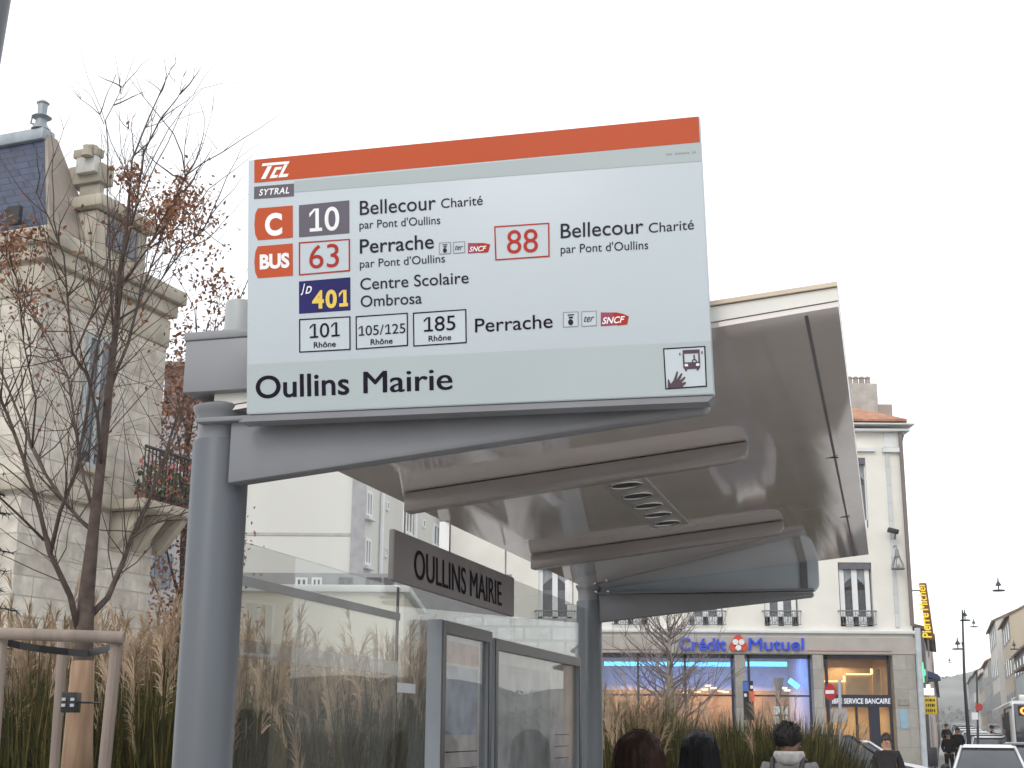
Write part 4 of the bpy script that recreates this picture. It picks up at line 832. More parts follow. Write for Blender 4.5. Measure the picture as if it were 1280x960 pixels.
# ------------------------------------------------------------------ tall grasses
gm = [mat('dry_blade', (.185, .13, .052), .8, var=.45, scale=3, spec=.15), mat('green_blade', (.036, .037, .014), .8, var=.45, scale=3, spec=.15), mat('plume', (.40, .30, .205), .9, var=.35, scale=4, spec=.1), mat('olive_blade', (.082, .070, .022), .8, var=.4, scale=3, spec=.15)]
def grasses(nm, spots, blades, plumes, dry, lean, seed):
    random.seed(seed); k = MB()
    def blade(c, ln, sp, w_, m, rad):
        a = random.uniform(0, 6.283); r = random.uniform(0, rad); b = c+Vector((math.cos(a)*r, math.sin(a)*r, 0)); o = Vector((-math.sin(a), math.cos(a), 0))*w_; k.cur = m; bend = random.uniform(.04, .3) if random.random() < .85 else .7
        p = [b+Vector((math.cos(a)*sp*t*t, math.sin(a)*sp*t*t, ln*(t-bend*t*t*t*.7))) for t in (0, .4, .75, 1)]
        k.add([p[0]-o, p[0]+o, p[1]-o, p[1]+o, p[2]-o*.8, p[2]+o*.8, p[3]], [(0, 1, 3, 2), (2, 3, 5, 4), (4, 5, 6)])
    for c, h, pf in spots:
        h *= random.uniform(.9, 1.05)
        for _ in range(blades): blade(c, h*random.uniform(.62, 1.1), random.uniform(.1, .5)*lean, random.uniform(.005, .011), 1 if random.random() < .74 else 3, .2)
        for _ in range(int(blades*dry)): blade(c, h*random.uniform(.85, 1.1), random.uniform(.1, .5)*lean, random.uniform(.002, .005), random.choice((0, 0, 3)), .15)
        for _ in range(int(plumes*pf+random.random())):
            a = random.uniform(0, 6.283); ln = h*random.uniform(1.04, 1.24); sp = random.uniform(.05, .38)*lean; b = c+Vector((math.cos(a)*.1, math.sin(a)*.1, 0)); ex = Vector((math.cos(a), math.sin(a), 0)); f = lambda t: b+ex*sp*t*t+Vector((0, 0, ln*(t-.10*t*t*t)))
            k.cur = 0; o = Vector((-ex.y, ex.x, 0))*.0025
            k.add([f(0)-o, f(0)+o, f(.5)-o, f(.5)+o, f(.9)-o, f(.9)+o], [(0, 1, 3, 2), (2, 3, 5, 4)]); k.cur = 2; fl = random.uniform(.7, 1.3)
            for i in range(34):
                t = random.uniform(.84, 1.0); p = f(t); d = (Vector((random.gauss(0, 1), random.gauss(0, 1), 0)).normalized()*random.uniform(.015, .05)+Vector((0, 0, random.uniform(.05, .13)))+ex*.045)*fl; q = d.orthogonal().normalized()*random.uniform(.0015, .0045)
                m_ = p+d*.55+Vector((0, 0, .008)); k.add([p-q, p+q, m_+q*.7, m_-q*.7, p+d+ex*.015-Vector((0, 0, .012))], [(0, 1, 2, 3), (3, 2, 4)])
    o = k.build(nm, gm, recalc=False); return stuff(o)
sp = []
random.seed(3)
for i in range(430):
    v = random.uniform(7.6, 11.2); x = random.uniform(-60, 570); u_ = W(x, 900, v).x; L_ = w2s(Vector((u_, v, 0)))
    if L_.x > -.75: continue
    top = 778 if x < 240 else 796+20*((x-240)/320); top += 14*math.sin(x*.045+2)+random.uniform(-10, 16)+(28 if v < 9.4 else 0)
    sp.append((Vector((u_, v, 0)), W(x, top, v).z*.93, 1.7 if v > 9.4 else .16))
g1 = grasses('tall_grass', sp, 120, 2.2, .08, .8, 11); tag(g1, 'tall dry grasses with feathery plumes behind the shelter and tree', 'grass')
sp = []
for i in range(300):
    v = random.uniform(11.8, 16); x = random.uniform(745, 1046); u_ = W(x, 900, v).x
    top = 872 if x < 830 else (888 if x < 960 else 880+max(0, (x-1000))*.9); top += 8*math.sin(x*.06)+random.uniform(-4, 12)
    top += (8 if v < 14 else -2)
    sp.append((Vector((u_, v, 0)), W(x, top, v).z*.97, (3.0 if x < 825 else .55) if v > 14 or x < 800 else .04))
g2 = grasses('grass_bed', sp, 170, .55, .04, 1.0, 12); tag(g2, 'bushy green and straw grasses in front of the bank, behind waiting people', 'grass')
# small bare tree before the bank
def bare_tree(label, x, v, ytop, spread, seed, n=34):
    random.seed(seed); b = W(x, 900, v); b.z = -.05; top = W(x+2, ytop, v).z
    t = thing('bare_tree', label, 'tree', b, wframe=True); k = MB(); q = [b, b+Vector((.03, 0, top*.4)), b+Vector((0, 0, top*.7)), b+Vector((.02, 0, top))]; k.tube(q, [.12, .105, .06, .008], 8); k.build('trunk', mat('pale_bark', (.27, .25, .235), .9, var=.3, scale=10), t, smooth=True)
    k = MB()
    for i in range(n):
        z = top*random.uniform(.36, .92); a = random.uniform(0, 6.283); ln = spread*(1.15-.75*z/top)*random.uniform(.6, 1.1); p = [b+Vector((0, 0, z))]; d = Vector((math.cos(a), math.sin(a), .55)).normalized()
        for s_ in range(6): p.append(p[-1]+d*ln/6); d = (d+Vector((random.gauss(0, .1), random.gauss(0, .1), random.gauss(.09, .1)))).normalized()
        k.tube(p, [.018*(1-.85*s_/6) for s_ in range(7)], 5, False)
        for s_ in range(7):
            c = p[random.randint(2, 6)]; e = (d+Vector((random.gauss(0, .6), random.gauss(0, .6), random.gauss(0, .4)))).normalized(); k.tube([c, c+e*ln*.2, c+e*ln*.4+Vector((0, 0, .03))], [.006, .005, .003], 4, False)
    k.build('crown', mat('grey_twig', (.2, .17, .16), .9), t, recalc=False)
bare_tree('small bare pale-barked tree in front of the blue-lit bank window', 838, 24, 762, 1.8, 5, 66)
soil = MB(); soil.quad((-5.5, 7.2, .004), (-.2, 7.2, .004), (1.5, 11.6, .004), (-7, 11.6, .004)); soil.quad((.7, 11.5, .004), (3.9, 11.5, .004), (4.6, 16.4, .004), (.9, 16.4, .004)); struct(soil.build('planting_soil', mat('soil', (.035, .027, .02), .95, var=.4, scale=6, bump=.4), recalc=False))

# ------------------------------------------------------------------ people
skin_m = {n_: mat(n_, c, .55, var=.08, scale=20) for n_, c in (('light_skin', (.50, .30, .22)), ('brown_skin', (.16, .085, .055)))}
def skinned(nm, nodes, edges, m, par, sub=2):
    me = bpy.data.meshes.new(nm); me.from_pydata([n_[0] for n_ in nodes], edges, []); o = bpy.data.objects.new(nm, me); COL.objects.link(o)
    sk = o.modifiers.new('s', 'SKIN'); sk.use_smooth_shade = True; ly = me.skin_vertices[0].data
    for i, n_ in enumerate(nodes):
        r = n_[1] if hasattr(n_[1], '__len__') else (n_[1], n_[1]); ly[i].radius = r; ly[i].use_root = (i == 0)
    o.modifiers.new('d', 'SUBSURF').levels = sub
    dg = bpy.context.evaluated_depsgraph_get(); n2 = bpy.data.meshes.new_from_object(o.evaluated_get(dg)); bpy.data.objects.remove(o)
    n2.materials.clear(); n2.materials.append(m); n2.name = nm
    o = bpy.data.objects.new(nm, n2); COL.objects.link(o); o.parent = par; n2.polygons.foreach_set('use_smooth', [True]*len(n2.polygons)); return o
def cloth(nm, c): return mat(nm, c, .9, var=.2, scale=25, bump=.15, spec=.1)
def person(label, loc, rz, H, skin, hair_c, jacket_c, leg_c, hair='short', head_turn=0, walk=0, group=None, collar=None):
    t = thing('person', label, 'person', loc, rz, group); s_ = H/1.72; t.scale = (s_, s_, s_)
    ct, sn = math.cos(head_turn), math.sin(head_turn)
    def hd(x, y, z): return (x*ct-y*sn, .015+x*sn+y*ct, z)
    w1 = walk
    J = [((0, 0, .95), (.15, .11)), ((0, .005, 1.12), (.135, .105)), ((0, 0, 1.30), (.155, .11)), ((0, -.01, 1.43), (.085, .075)), ((0, 0, 1.50), .056), (hd(0, .005, 1.575), (.066, .075)), (hd(0, .0, 1.64), (.076, .094)), (hd(0, -.006, 1.695), (.05, .06)),
         ((.165, -.01, 1.39), .062), ((.225, -.04+.06*w1, 1.13), .045), ((.17, .13, .98), .032), ((-.165, -.01, 1.39), .062), ((-.225, -.04-.06*w1, 1.13), .045), ((-.17, .13, .98), .032),
         ((.09, 0, .86), .088), ((.10, .03+.16*w1, .48), .058), ((.10, .24*w1-.02, .08), .04), ((.11, .12+.24*w1, .035), .036), ((-.09, 0, .86), .088), ((-.10, .03-.10*w1, .48), .058), ((-.10, -.30*w1-.02, .09), .04), ((-.11, .12-.28*w1, .035), .036),
         (hd(0, .105, 1.60), .013), (hd(.084, -.005, 1.60), .014), (hd(-.084, -.005, 1.60), .014)]
    E_ = [(0,1),(1,2),(2,3),(3,4),(4,5),(5,6),(6,7),(2,8),(8,9),(9,10),(2,11),(11,12),(12,13),(0,14),(14,15),(15,16),(16,17),(0,18),(18,19),(19,20),(20,21),(5,22),(5,23),(5,24)]
    skinned('body', J, E_, skin_m[skin], t)
    for sx in (-1, 1): k = MB(); k.ball(hd(sx*.031, .084, 1.622), .011, .008, .009, 8, 6); k.build('eye', black, t, smooth=True)
    k = MB(); k.ball(hd(0, .086, 1.557), .024, .006, .006, 8, 6); k.build('mouth', mat('lip', (.3, .1, .09), .5), t, smooth=True)
    JK = [((0, 0, .86), (.175, .135)), ((0, .005, 1.05), (.16, .13)), ((0, 0, 1.28), (.18, .135)), ((0, -.012, 1.42), (.115, .095)), ((0, -.008, 1.475), (.078, .074)), ((.17, -.01, 1.385), .082), ((.235, -.04+.06*w1, 1.13), .06), ((.15, .13, .97), .055), ((-.17, -.01, 1.385), .082), ((-.235, -.04-.06*w1, 1.13), .06), ((-.15, .13, .97), .055)]
    skinned('jacket', JK, [(0,1),(1,2),(2,3),(3,4),(2,5),(5,6),(6,7),(2,8),(8,9),(9,10)], cloth('jacket_cloth', jacket_c), t)
    TRS = [((0, 0, .92), (.16, .12)), ((.09, 0, .84), .1), ((.10, .03+.16*w1, .48), .072), ((.10, .24*w1-.02, .12), .062), ((-.09, 0, .84), .1), ((-.10, .03-.10*w1, .48), .072), ((-.10, -.30*w1-.02, .12), .062)]
    skinned('trousers', TRS, [(0,1),(1,2),(2,3),(0,4),(4,5),(5,6)], cloth('trouser_cloth', leg_c), t)
    for sx, f_ in ((1, .24*w1), (-1, -.29*w1)): k = MB(); k.ball((sx*.105, .04+f_, .045), .05, .14, .045, 10, 7); k.build('shoe', black, t, smooth=True)
    hm = mat('hair_strands', hair_c, .5, var=.6, scale=45, bump=.6, streak=True, spec=.16); k = MB(); n, m_ = 26, 16
    vs = []; fs = []
    for i in range(m_+1):
        a = math.pi*i/m_*(.70 if hair != 'hat' else .52); 
        for j in range(n):
            b = 2*math.pi*j/n; front = max(0, math.sin(b)); a2 = a*(1-.30*front) if hair != 'hat' else a*(1-.12*front)
            q = 1+.035*math.sin(7*b+i)*(hair != 'hat')+random.uniform(-.012, .012)*(hair != 'hat'); rx, ry, rz_ = (.094, .115, .112) if hair != 'long' else (.108, .128, .116)
            vs.append(hd(rx*q*math.sin(a2)*math.cos(b), -.008+ry*q*math.sin(a2)*math.sin(b), 1.625+rz_*q*math.cos(a2)))
    fs = [(i*n+j, i*n+(j+1)%n, (i+1)*n+(j+1)%n, (i+1)*n+j) for i in range(m_) for j in range(n)]
    k.add(vs, fs)
    if hair == 'long':
        for j in range(420):
            b = random.uniform(-.45, 3.1416+.45)+math.pi; x = .106*math.cos(b); y = .124*math.sin(b); z0 = 1.625+random.uniform(-.02, .08); f_ = math.sqrt(max(.05, 1-((z0-1.625)/.116)**2)); e = random.uniform(1.25, 1.42); w_ = random.uniform(1.0, 1.28)
            pts = [hd(x*f_, y*f_-.008, z0), hd(x*1.06, y*1.06, 1.56), hd(x*1.12*w_, y*1.12, 1.46), hd(x*1.2*w_+random.gauss(0, .012), y*1.15, e)]; k.tube(pts, [.006, .008, .007, .002], 4, False)
    else:
        for j in range(150 if hair == 'short' else 0):
            b = random.uniform(0, 6.283); a = random.uniform(.2, 1.7); d = Vector((math.sin(a)*math.cos(b), math.sin(a)*math.sin(b), math.cos(a)))
            if d.y > .25 and d.z < .45: continue
            p = Vector((.092*d.x, .112*d.y-.008, .110*d.z)); e = p*1.10+Vector((random.gauss(0, .008), random.gauss(0, .008), random.gauss(.002, .006))); k.tube([hd(p.x, p.y, p.z+1.625), hd(e.x, e.y, e.z+1.625)], [.006, .002], 4, False)
    k.build('hair' if hair != 'hat' else 'knit_cap', hm if hair != 'hat' else cloth('knit', hair_c), t, smooth=True, recalc=False)
    if collar:
        k = MB(); k.lathe([(.085, 1.42), (.105, 1.45), (.112, 1.50), (.10, 1.525), (.085, 1.515), (.08, 1.46)], (0, -.02, 0), 20, 1.05, 1.0); k.build('collar', cloth('collar_cloth', collar), t, smooth=True)
    return t
def stand(x, y, v): q = W(x, y, v); return Vector((q.x, v, 0)), q.z
q, h = stand(799, 921, 6.2); person('woman with long dark brown hair seen from behind under the shelter arm, leftmost waiting head', q, .25, h+.01, 'light_skin', (.03, .014, .009), (.05, .045, .05), (.03, .03, .04), 'long', group='people waiting at the stop')
q, h = stand(874, 919, 8.0); person('person with black shoulder-length hair seen from behind, middle of the three waiting heads', q, 0, h+.005, 'light_skin', (.008, .008, .010), (.02, .02, .025), (.03, .03, .04), 'long', group='people waiting at the stop')
q, h = stand(985, 906, 11.0); bp_ = q; pb = person('person with short black hair, dark jacket and pale collar, face turned to the right', q, -.25, h+.005, 'brown_skin', (.012, .010, .010), (.15, .148, .15), (.03, .03, .04), 'short', -.9, group='people waiting at the stop', collar=(.36, .35, .34))
bk = thing('backpack', 'dark backpack worn by the person with the pale collar', 'backpack', q, -.25); hh = h/1.72
k = MB(); pts = [(.19, .0), (.19, .36), (.15, .46), (-.15, .46), (-.19, .36), (-.19, .0)]; k.prism([(x-.02, -.145, (.95+z)*hh) for x, z in pts], (0, -.17, 0)); k.build('pack', cloth('pack_cloth', (.035, .038, .05)), bk, bevel=.05, seg=3)
k = MB(); k.prism([(x*.75-.02, -.31, (.97+z*.55)*hh) for x, z in pts], (0, -.06, 0)); k.build('front_pocket', cloth('pocket_cloth', (.05, .06, .09)), bk, bevel=.025)
for sx in (-1, 1): k = MB(); k.tube([(sx*.11-.02, -.15, 1.38*hh), (sx*.115-.01, -.06, 1.475*hh), (sx*.12, .06, 1.46*hh), (sx*.14, .145, 1.30*hh), (sx*.17, .10, 1.08*hh), (sx*.15, -.1, 1.0*hh)], .019, 6); k.build('strap', black, bk, smooth=True)
q, h = stand(1108, 919, 24.0); man = person('man in a dark jacket standing beside the dark blue car', q, 2.6, h+.02, 'light_skin', (.05, .04, .04), (.03, .028, .03), (.03, .03, .035), 'short', .3)

# ------------------------------------------------------------------ vehicles
tyre = mat('tyre', (.02, .02, .02), .8); rim_m = mat('rim', (.4, .41, .42), .35, .6); car_glass = mat('car_glass', (.045, .055, .065), .06, spec=.9, var=.25, scale=1); lens = mat('headlamp_lens', (.6, .62, .64), .12); redl = mat('tail_lens', (.35, .02, .015), .25)
def paint(n_, c, r=.22): return mat(n_, c, r, .1, .03, coat=.6)
paints = {n_: paint(n_+'_paint', c) for n_, c in (('white', (.72, .73, .74)), ('blue', (.012, .018, .032)), ('silver', (.4, .41, .42)), ('black', (.015, .016, .018)), ('red', (.35, .03, .03)), ('grey', (.16, .17, .18)))}
def car(label, p, loc, rz, group=None, van=0):
    t = thing('parked_car' if group is None else 'car', label, 'car', loc, rz, group)
    # front is -Y; body sections along Y: (y, half width, z low, z waist)
    S = [(-2.05, .62, .32, .60), (-1.98, .78, .24, .68), (-1.6, .84, .2, .78), (-.95, .86, .2, .90), (0, .87, .2, .93), (1.2, .86, .2, .95), (1.75, .83, .22, .93), (2.02, .76, .3, .86), (2.06, .66, .38, .7)]
    k = MB(); n = 8; vs = []
    for y, w_, a, b in S:
        m_ = a+(b-a)*.45; vs += [(-w_*.86, y, a), (w_*.86, y, a), (w_, y, a+.12), (w_*1.01, y, m_), (w_*.93, y, b), (-w_*.93, y, b), (-w_*1.01, y, m_), (-w_, y, a+.12)]
    k.add(vs, [(i*n+j, i*n+(j+1) % n, (i+1)*n+(j+1) % n, (i+1)*n+j) for i in range(len(S)-1) for j in range(n)]+[tuple(range(n))[::-1], tuple(range((len(S)-1)*n, len(S)*n))]); k.build('body', p, t, bevel=.02)
    yr = 1.55 if not van else 1.9
    base = [(-.78, -.98, .895), (.78, -.98, .895), (.78, yr, .94), (-.78, yr, .94)]; top = [(-.57, -.22, 1.38), (.57, -.22, 1.38), (.58, yr-.55, 1.39), (-.58, yr-.55, 1.39)]
    k = MB(); k.hexa(base+top); k.build('windows', car_glass, t, bevel=.015)
    k = MB(); k.hexa([(-.585, -.30, 1.37), (.585, -.30, 1.37), (.595, yr-.48, 1.38), (-.595, yr-.48, 1.38), (-.54, -.2, 1.425), (.54, -.2, 1.425), (.54, yr-.6, 1.435), (-.54, yr-.6, 1.435)]); k.build('roof', p, t, bevel=.02)
    for sx in (-1, 1):
        for a, b in (((sx*.79, -.99, .89), (sx*.59, -.24, 1.39)), ((sx*.80, .25, .93), (sx*.60, .22, 1.39)), ((sx*.79, yr+.02, .93), (sx*.6, yr-.5, 1.39))): k = MB(); k.tube([a, b], .032, 6); k.build('pillar', p, t, smooth=True)
        k = MB(); k.ball((sx*.97, -.72, .97), .10, .07, .075, 10, 7); k.tube([(sx*.84, -.72, .93), (sx*.92, -.72, .95)], .025, 6); k.build('mirror', black if p != paints['white'] else p, t, smooth=True)
        k = MB(); k.prism([(sx*.48, -2.04, .52), (sx*.72, -1.97, .52), (sx*.80, -1.80, .68), (sx*.52, -1.99, .63)], (0, -.03, .01)); k.build('headlight', lens, t)
        k = MB(); k.box(min(sx*.58, sx*.76), max(sx*.58, sx*.76), 2.0, 2.06, .62, .82); k.build('tail_light', redl, t)
        for y in (-1.3, 1.28):
            k = MB(); k.lathe([(.22, -.10), (.30, -.09), (.31, 0), (.30, .09), (.22, .10)], (0, 0, 0), 22); k.v = [(sx*.78+pz, y+px_, .31+py_) for px_, py_, pz in k.v]; w_ = k.build('wheel', tyre, t, smooth='auto')
            k = MB(); k.lathe([(.19, -.105), (.19, .105)], (0, 0, 0), 18); k.v = [(sx*.78+pz, y+px_, .31+py_) for px_, py_, pz in k.v]; k.build('rim', rim_m, w_)
    k = MB(); k.box(-.35, .35, -2.07, -2.03, .46, .60); k.build('grille', black, t, bevel=.01)
    k = MB(); k.box(-.26, .26, -2.085, -2.07, .34, .44); k.build('number_plate', white_paint, t)
    return t
HD = -R(17.2)
q = W(1236, 950, 33.0); c0 = car('white car with black wing mirrors, nearest in the street', paints['white'], (q.x, 33, -.114), HD-.02)
for o in [k_ for k_ in bpy.data.objects if k_.parent == c0 and k_.name.startswith('mirror')]: o.data.materials[0] = black
G = 'white cars queueing along the street'
for lab, x, v, pn, rz in (('dark blue car parked side-on before the self-service lobby', 1052, 38, 'blue', 1.42), ('white car nose just showing left of the downpipe behind the man', 1072, 43, 'white', 1.5), ('dark car at the right edge beside the nearest white car', 1290, 37, 'black', HD)):
    q = W(x, 950, v); dup(c0, (q.x, v, -.114), rz, lab, {paints['white']: paints[pn]}, scale=(1.08, 1.08, 1.24 if pn == 'blue' else 1.12))
c0['group'] = G; c0.scale = (1, 1, 1.1)
for lab, t_, s_, pn in (('second white car in the queue, just behind the nearest one', 12, 2.5, 'white'), ('silver car in the queue behind the second white one', 19, 2.4, 'silver'), ('white car midway down the queue, partly hidden by the lamp pole', 27, 2.3, 'white'), ('white car farther down the queue with its roof catching light', 36, 2.2, 'white'), ('pale grey car near the far end of the queue', 47, 2.1, 'silver'), ('dark grey car low at the far end of the queue', 60, 2.1, 'grey'), ('smallest white car at the far end of the queue', 75, 2.1, 'white')):
    r = dup(c0, ST(t_, s_, -.114+.013*t_), HD, lab, {paints['white']: paints[pn]}); r['group'] = G; r.scale = (1, 1, 1.08)
# bus
q = W(1263, 900, 48); q.z = -.1; q = q+SN*1.25; bus = thing('city_bus', 'white city bus with an orange lit destination display coming down the street', 'bus', q, HD)
bw = paint('bus_white', (.62, .63, .64), .3); bred_ = paint('bus_red', (.42, .05, .03), .3)
k = MB(); k.box(-1.25, 1.25, 0, 17.5, .35, 2.9); k.build('body', bw, bus, bevel=.12, seg=3)
k = MB(); k.box(-1.12, 1.12, -.03, .06, .95, 2.82); k.build('windscreen', car_glass, bus, bevel=.08)
k = MB(); k.box(-.98, .98, -.05, -.031, 2.4, 2.74); dp = k.build('destination_display', black, bus)
amber = light_mat('amber_led', (1, .32, .05), 2.2); a = MB(); text_on(a, 'C10', (-.92, -.056, 2.45), (-.25, -.056, 2.45), (-.92, -.056, 2.69), weight=.04); text_on(a, 'BELLECOUR', (-.15, -.056, 2.48), (.92, -.056, 2.48), (-.15, -.056, 2.66), weight=.03); a.build('display_lettering', amber, dp, recalc=False)
k = MB(); k.box(-.9, .9, .6, 6.5, 2.9, 3.12); k.build('roof_unit', bw, bus, bevel=.06)
k = MB(); k.box(-1.265, 1.265, .8, 17, 1.25, 2.55); k.build('side_windows', car_glass, bus, bevel=.03)
k = MB(); k.box(-1.24, 1.24, -.02, 0.05, .4, .93); k.build('front_panel', bred_, bus, bevel=.02)
for sx in (-1, 1):
    k = MB(); k.ball((sx*.95, -.03, .68), .14, .04, .08, 10, 7); k.build('headlight', lens, bus, smooth=True)
    k = MB(); k.tube([(sx*1.2, 0, 2.7), (sx*1.42, -.25, 2.6), (sx*1.42, -.25, 2.2)], .03, 6); k.box(sx*1.42-.1, sx*1.42+.1, -.3, -.22, 1.95, 2.35); k.build('mirror', black, bus)
    for y in (2.4, 8.6, 14.6):
        k = MB(); k.lathe([(.3, -.14), (.46, -.13), (.48, 0), (.46, .13), (.3, .14)], (0, 0, 0), 22); k.v = [(sx*1.13+pz, y+px_, .48+py_) for px_, py_, pz in k.v]; k.build('wheel', tyre, bus, smooth='auto')
far = person('pedestrian in dark clothes on the pavement just past the bank corner', ST(9, .9), 2.8, 1.75, 'light_skin', (.03, .02, .02), (.015, .015, .017), (.02, .02, .022), 'short', 0, .6, 'pedestrians in the street')
for lab, t_, s_, rz in (('pedestrian in dark clothes walking beside the parked queue, near the display board', 13, 1.3, 3.0), ('pedestrian crossing between the queue and the bus', 24, 3.0, 1.2), ('far pedestrian on the narrow pavement beyond the yellow sign', 30, .9, 2.9)): dup(far, ST(t_, s_, .013*t_), rz, lab)

# ------------------------------------------------------------------ the street behind: houses, hill, signs, lamps
SF = lambda s_: FR(ST(0, s_), SD)
def row_house(label, t0, t1, s_, side, h, rh, cw, rc, gable=True, nwin=3, floors=3, chim=0, eave=.35, depth=9):
    o = ST(t0, s_); t = thing('row_house', label, 'house', o, wframe=True, group='houses along the street')
    A = lambda a, d, z: ST(t0+a, s_+side*d, z)
    L_ = t1-t0; k = MB(); P8 = [A(0, 0, -.12), A(L_, 0, -.12), A(L_, depth, -.12), A(0, depth, -.12), A(0, 0, h), A(L_, 0, h), A(L_, depth, h), A(0, depth, h)]
    k.hexa(P8)
    k.add([A(0, 0, h), A(0, depth, h), A(0, depth*.5, h+rh)], [(0, 1, 2)]); k.add([A(L_, 0, h), A(L_, depth, h), A(L_, depth*.5, h+rh)], [(0, 1, 2)])
    k.build('wall', cw, t)
    e = eave; sl_ = rh/(depth*.5); k = MB(); g0 = -.15; g1 = L_+.15
    for sgn, d0 in ((1, -e), (-1, depth+e)):
        a = [A(g0, d0, h-sl_*e+.02), A(g1, d0, h-sl_*e+.02), A(g1, depth*.5, h+rh+.02), A(g0, depth*.5, h+rh+.02)]; k.add(a+[p+Vector((0, 0, .16)) for p in a], [(0,3,2,1), (4,5,6,7), (0,1,5,4), (1,2,6,5), (2,3,7,6), (3,0,4,7)])
    rf = k.build('roof', rc, t)
    for c in range(chim): q = A(L_*(.3+.4*c), depth*.45, h+rh*.8); k = MB(); k.box(q.x-.5, q.x+.5, q.y-.35, q.y+.35, q.z-.3, q.z+1.5); k.build('chimney', mat('stack', (.4, .36, .32), .9, var=.15), rf, off=t.location, bevel=.03)
    fr = FR(A(0, -.01, 0), SD) if side > 0 else FR(A(0, -.01, 0), SD)
    if side > 0: fr.n = -SN
    else: fr.n = SN
    fh = h/floors
    for f_ in range(floors):
        for i in range(nwin):
            a = L_*(i+.5)/nwin; k = MB(); z0 = f_*fh+(.9 if f_ else .1); z1 = (f_+1)*fh-.5
            fr.box(k, a-.6, a+.6, -.005, .05, z0, z1); w_ = k.build('window', white_paint, t, off=t.location); k = MB(); fr.box(k, a-.5, a+.5, .051, .06, z0+.08, z1-.1); k.build('pane', pane_m, w_, off=t.location)
            if f_:
                for sx in (-1, 1): k = MB(); fr.box(k, a+sx*.95-.3, a+sx*.95+.3, .002, .06, z0, z1); k.build('shutter', shut, w_, off=t.location)
    return t
def ren(n_, c): return mat(n_, c, .9, var=.09, scale=.6, streak=True, bump=.05)
rB, rW, rP, rG, rO = ren('beige_render', (.52, .45, .35)), ren('blue_white_render', (.55, .61, .64)), ren('pale_render_wall', (.62, .61, .57)), ren('grey_street_render', (.38, .38, .37)), ren('ochre_render', (.44, .32, .22))
br_t = mat('brown_tile', (.20, .14, .11), .9, var=.25, scale=3)
row_house('low ochre house with dark brown overhanging roof at the right edge of the view', 43, 53, 6.3, 1, 5.8, 1.2, rO, br_t, nwin=3, floors=2, eave=.7)
row_house('tall pale blue gabled house rising behind the low ochre one', 55, 72, 6.6, 1, 7.6, 3.6, rW, br_t, nwin=4, floors=3, depth=10)
row_house('beige gabled house with a chimney on top, highest on the right', 74, 90, 6.6, 1, 11.2, 3.0, rB, br_t, nwin=4, floors=4, chim=2, depth=11)
row_house('narrow pale house standing tall left of the blue gabled one', 93, 112, 6.2, 1, 12.2, 2.0, rP, br_t, nwin=4, floors=4)
for i, (t0, t1, h, m_, lab) in enumerate(((116, 136, 9.5, rG, 'grey house with worn walls halfway down the right of the street'), (139, 165, 9.0, rB, 'beige house past the worn grey one on the right of the street'), (168, 200, 10.5, rP, 'pale far house on the right before the street bends'), (204, 245, 11, rG, 'grey farthest house on the right of the street'))):
    row_house(lab, t0, t1, 6.0, 1, h, 2.0, m_, tile if i == 0 else br_t, nwin=5, floors=3)
row_house('dark brownish house just beyond the bank corner', 17, 34, .15, -1, 6.2, 1.2, ren('dark_render', (.20, .18, .17)), br_t, nwin=4, floors=2)
row_house('pinkish house with small windows on the left of the street', 58, 80, .25, -1, 8.6, 1.0, ren('pink_render', (.46, .36, .32)), br_t, nwin=5, floors=3)
row_house('long low grey house on the far left of the street', 90, 160, .2, -1, 6.5, 1.2, rG, br_t, nwin=8, floors=2)
# wooded hill closing the street
hill = MB(); n = 40; random.seed(5); vs = []
for j in range(6):
    for i in range(n+1):
        x = -250+900*i/n; z = [0, 10, 19, 25, 27, 24][j]*(.85+.2*math.sin(i*.7)+.1*math.sin(i*1.9))*(1 if i > 3 else i/4)+random.uniform(-.8, .8)-1; vs.append((x, 430+j*35, z))
hill.add(vs, [(j*(n+1)+i, j*(n+1)+i+1, (j+1)*(n+1)+i+1, (j+1)*(n+1)+i) for j in range(5) for i in range(n)]); struct(hill.build('hill', mat('wooded_hill', (.19, .20, .19), .95, var=.35, scale=.06, bump=.5), smooth=True, recalc=False))
fw_ = MB()
for i in range(2600):
    x = random.uniform(60, 330); j = random.uniform(0, 4); z = 5.2*j*(.85+.15*math.sin((x+250)/22.5*.7)); c = Vector((x, 430+j*35, z+1))
    for _ in range(5): leaf(fw_, c+Vector((random.gauss(0, 1.2), random.gauss(0, 1), random.uniform(0, 3.5))), random.uniform(.6, 1.4))
wd_ = stuff(fw_.build('far_wood', mat('far_foliage', (.16, .165, .155), .95, var=.35, scale=.05), recalc=False)); tag(wd_, 'greyish wood covering the hill at the end of the street', 'wood')
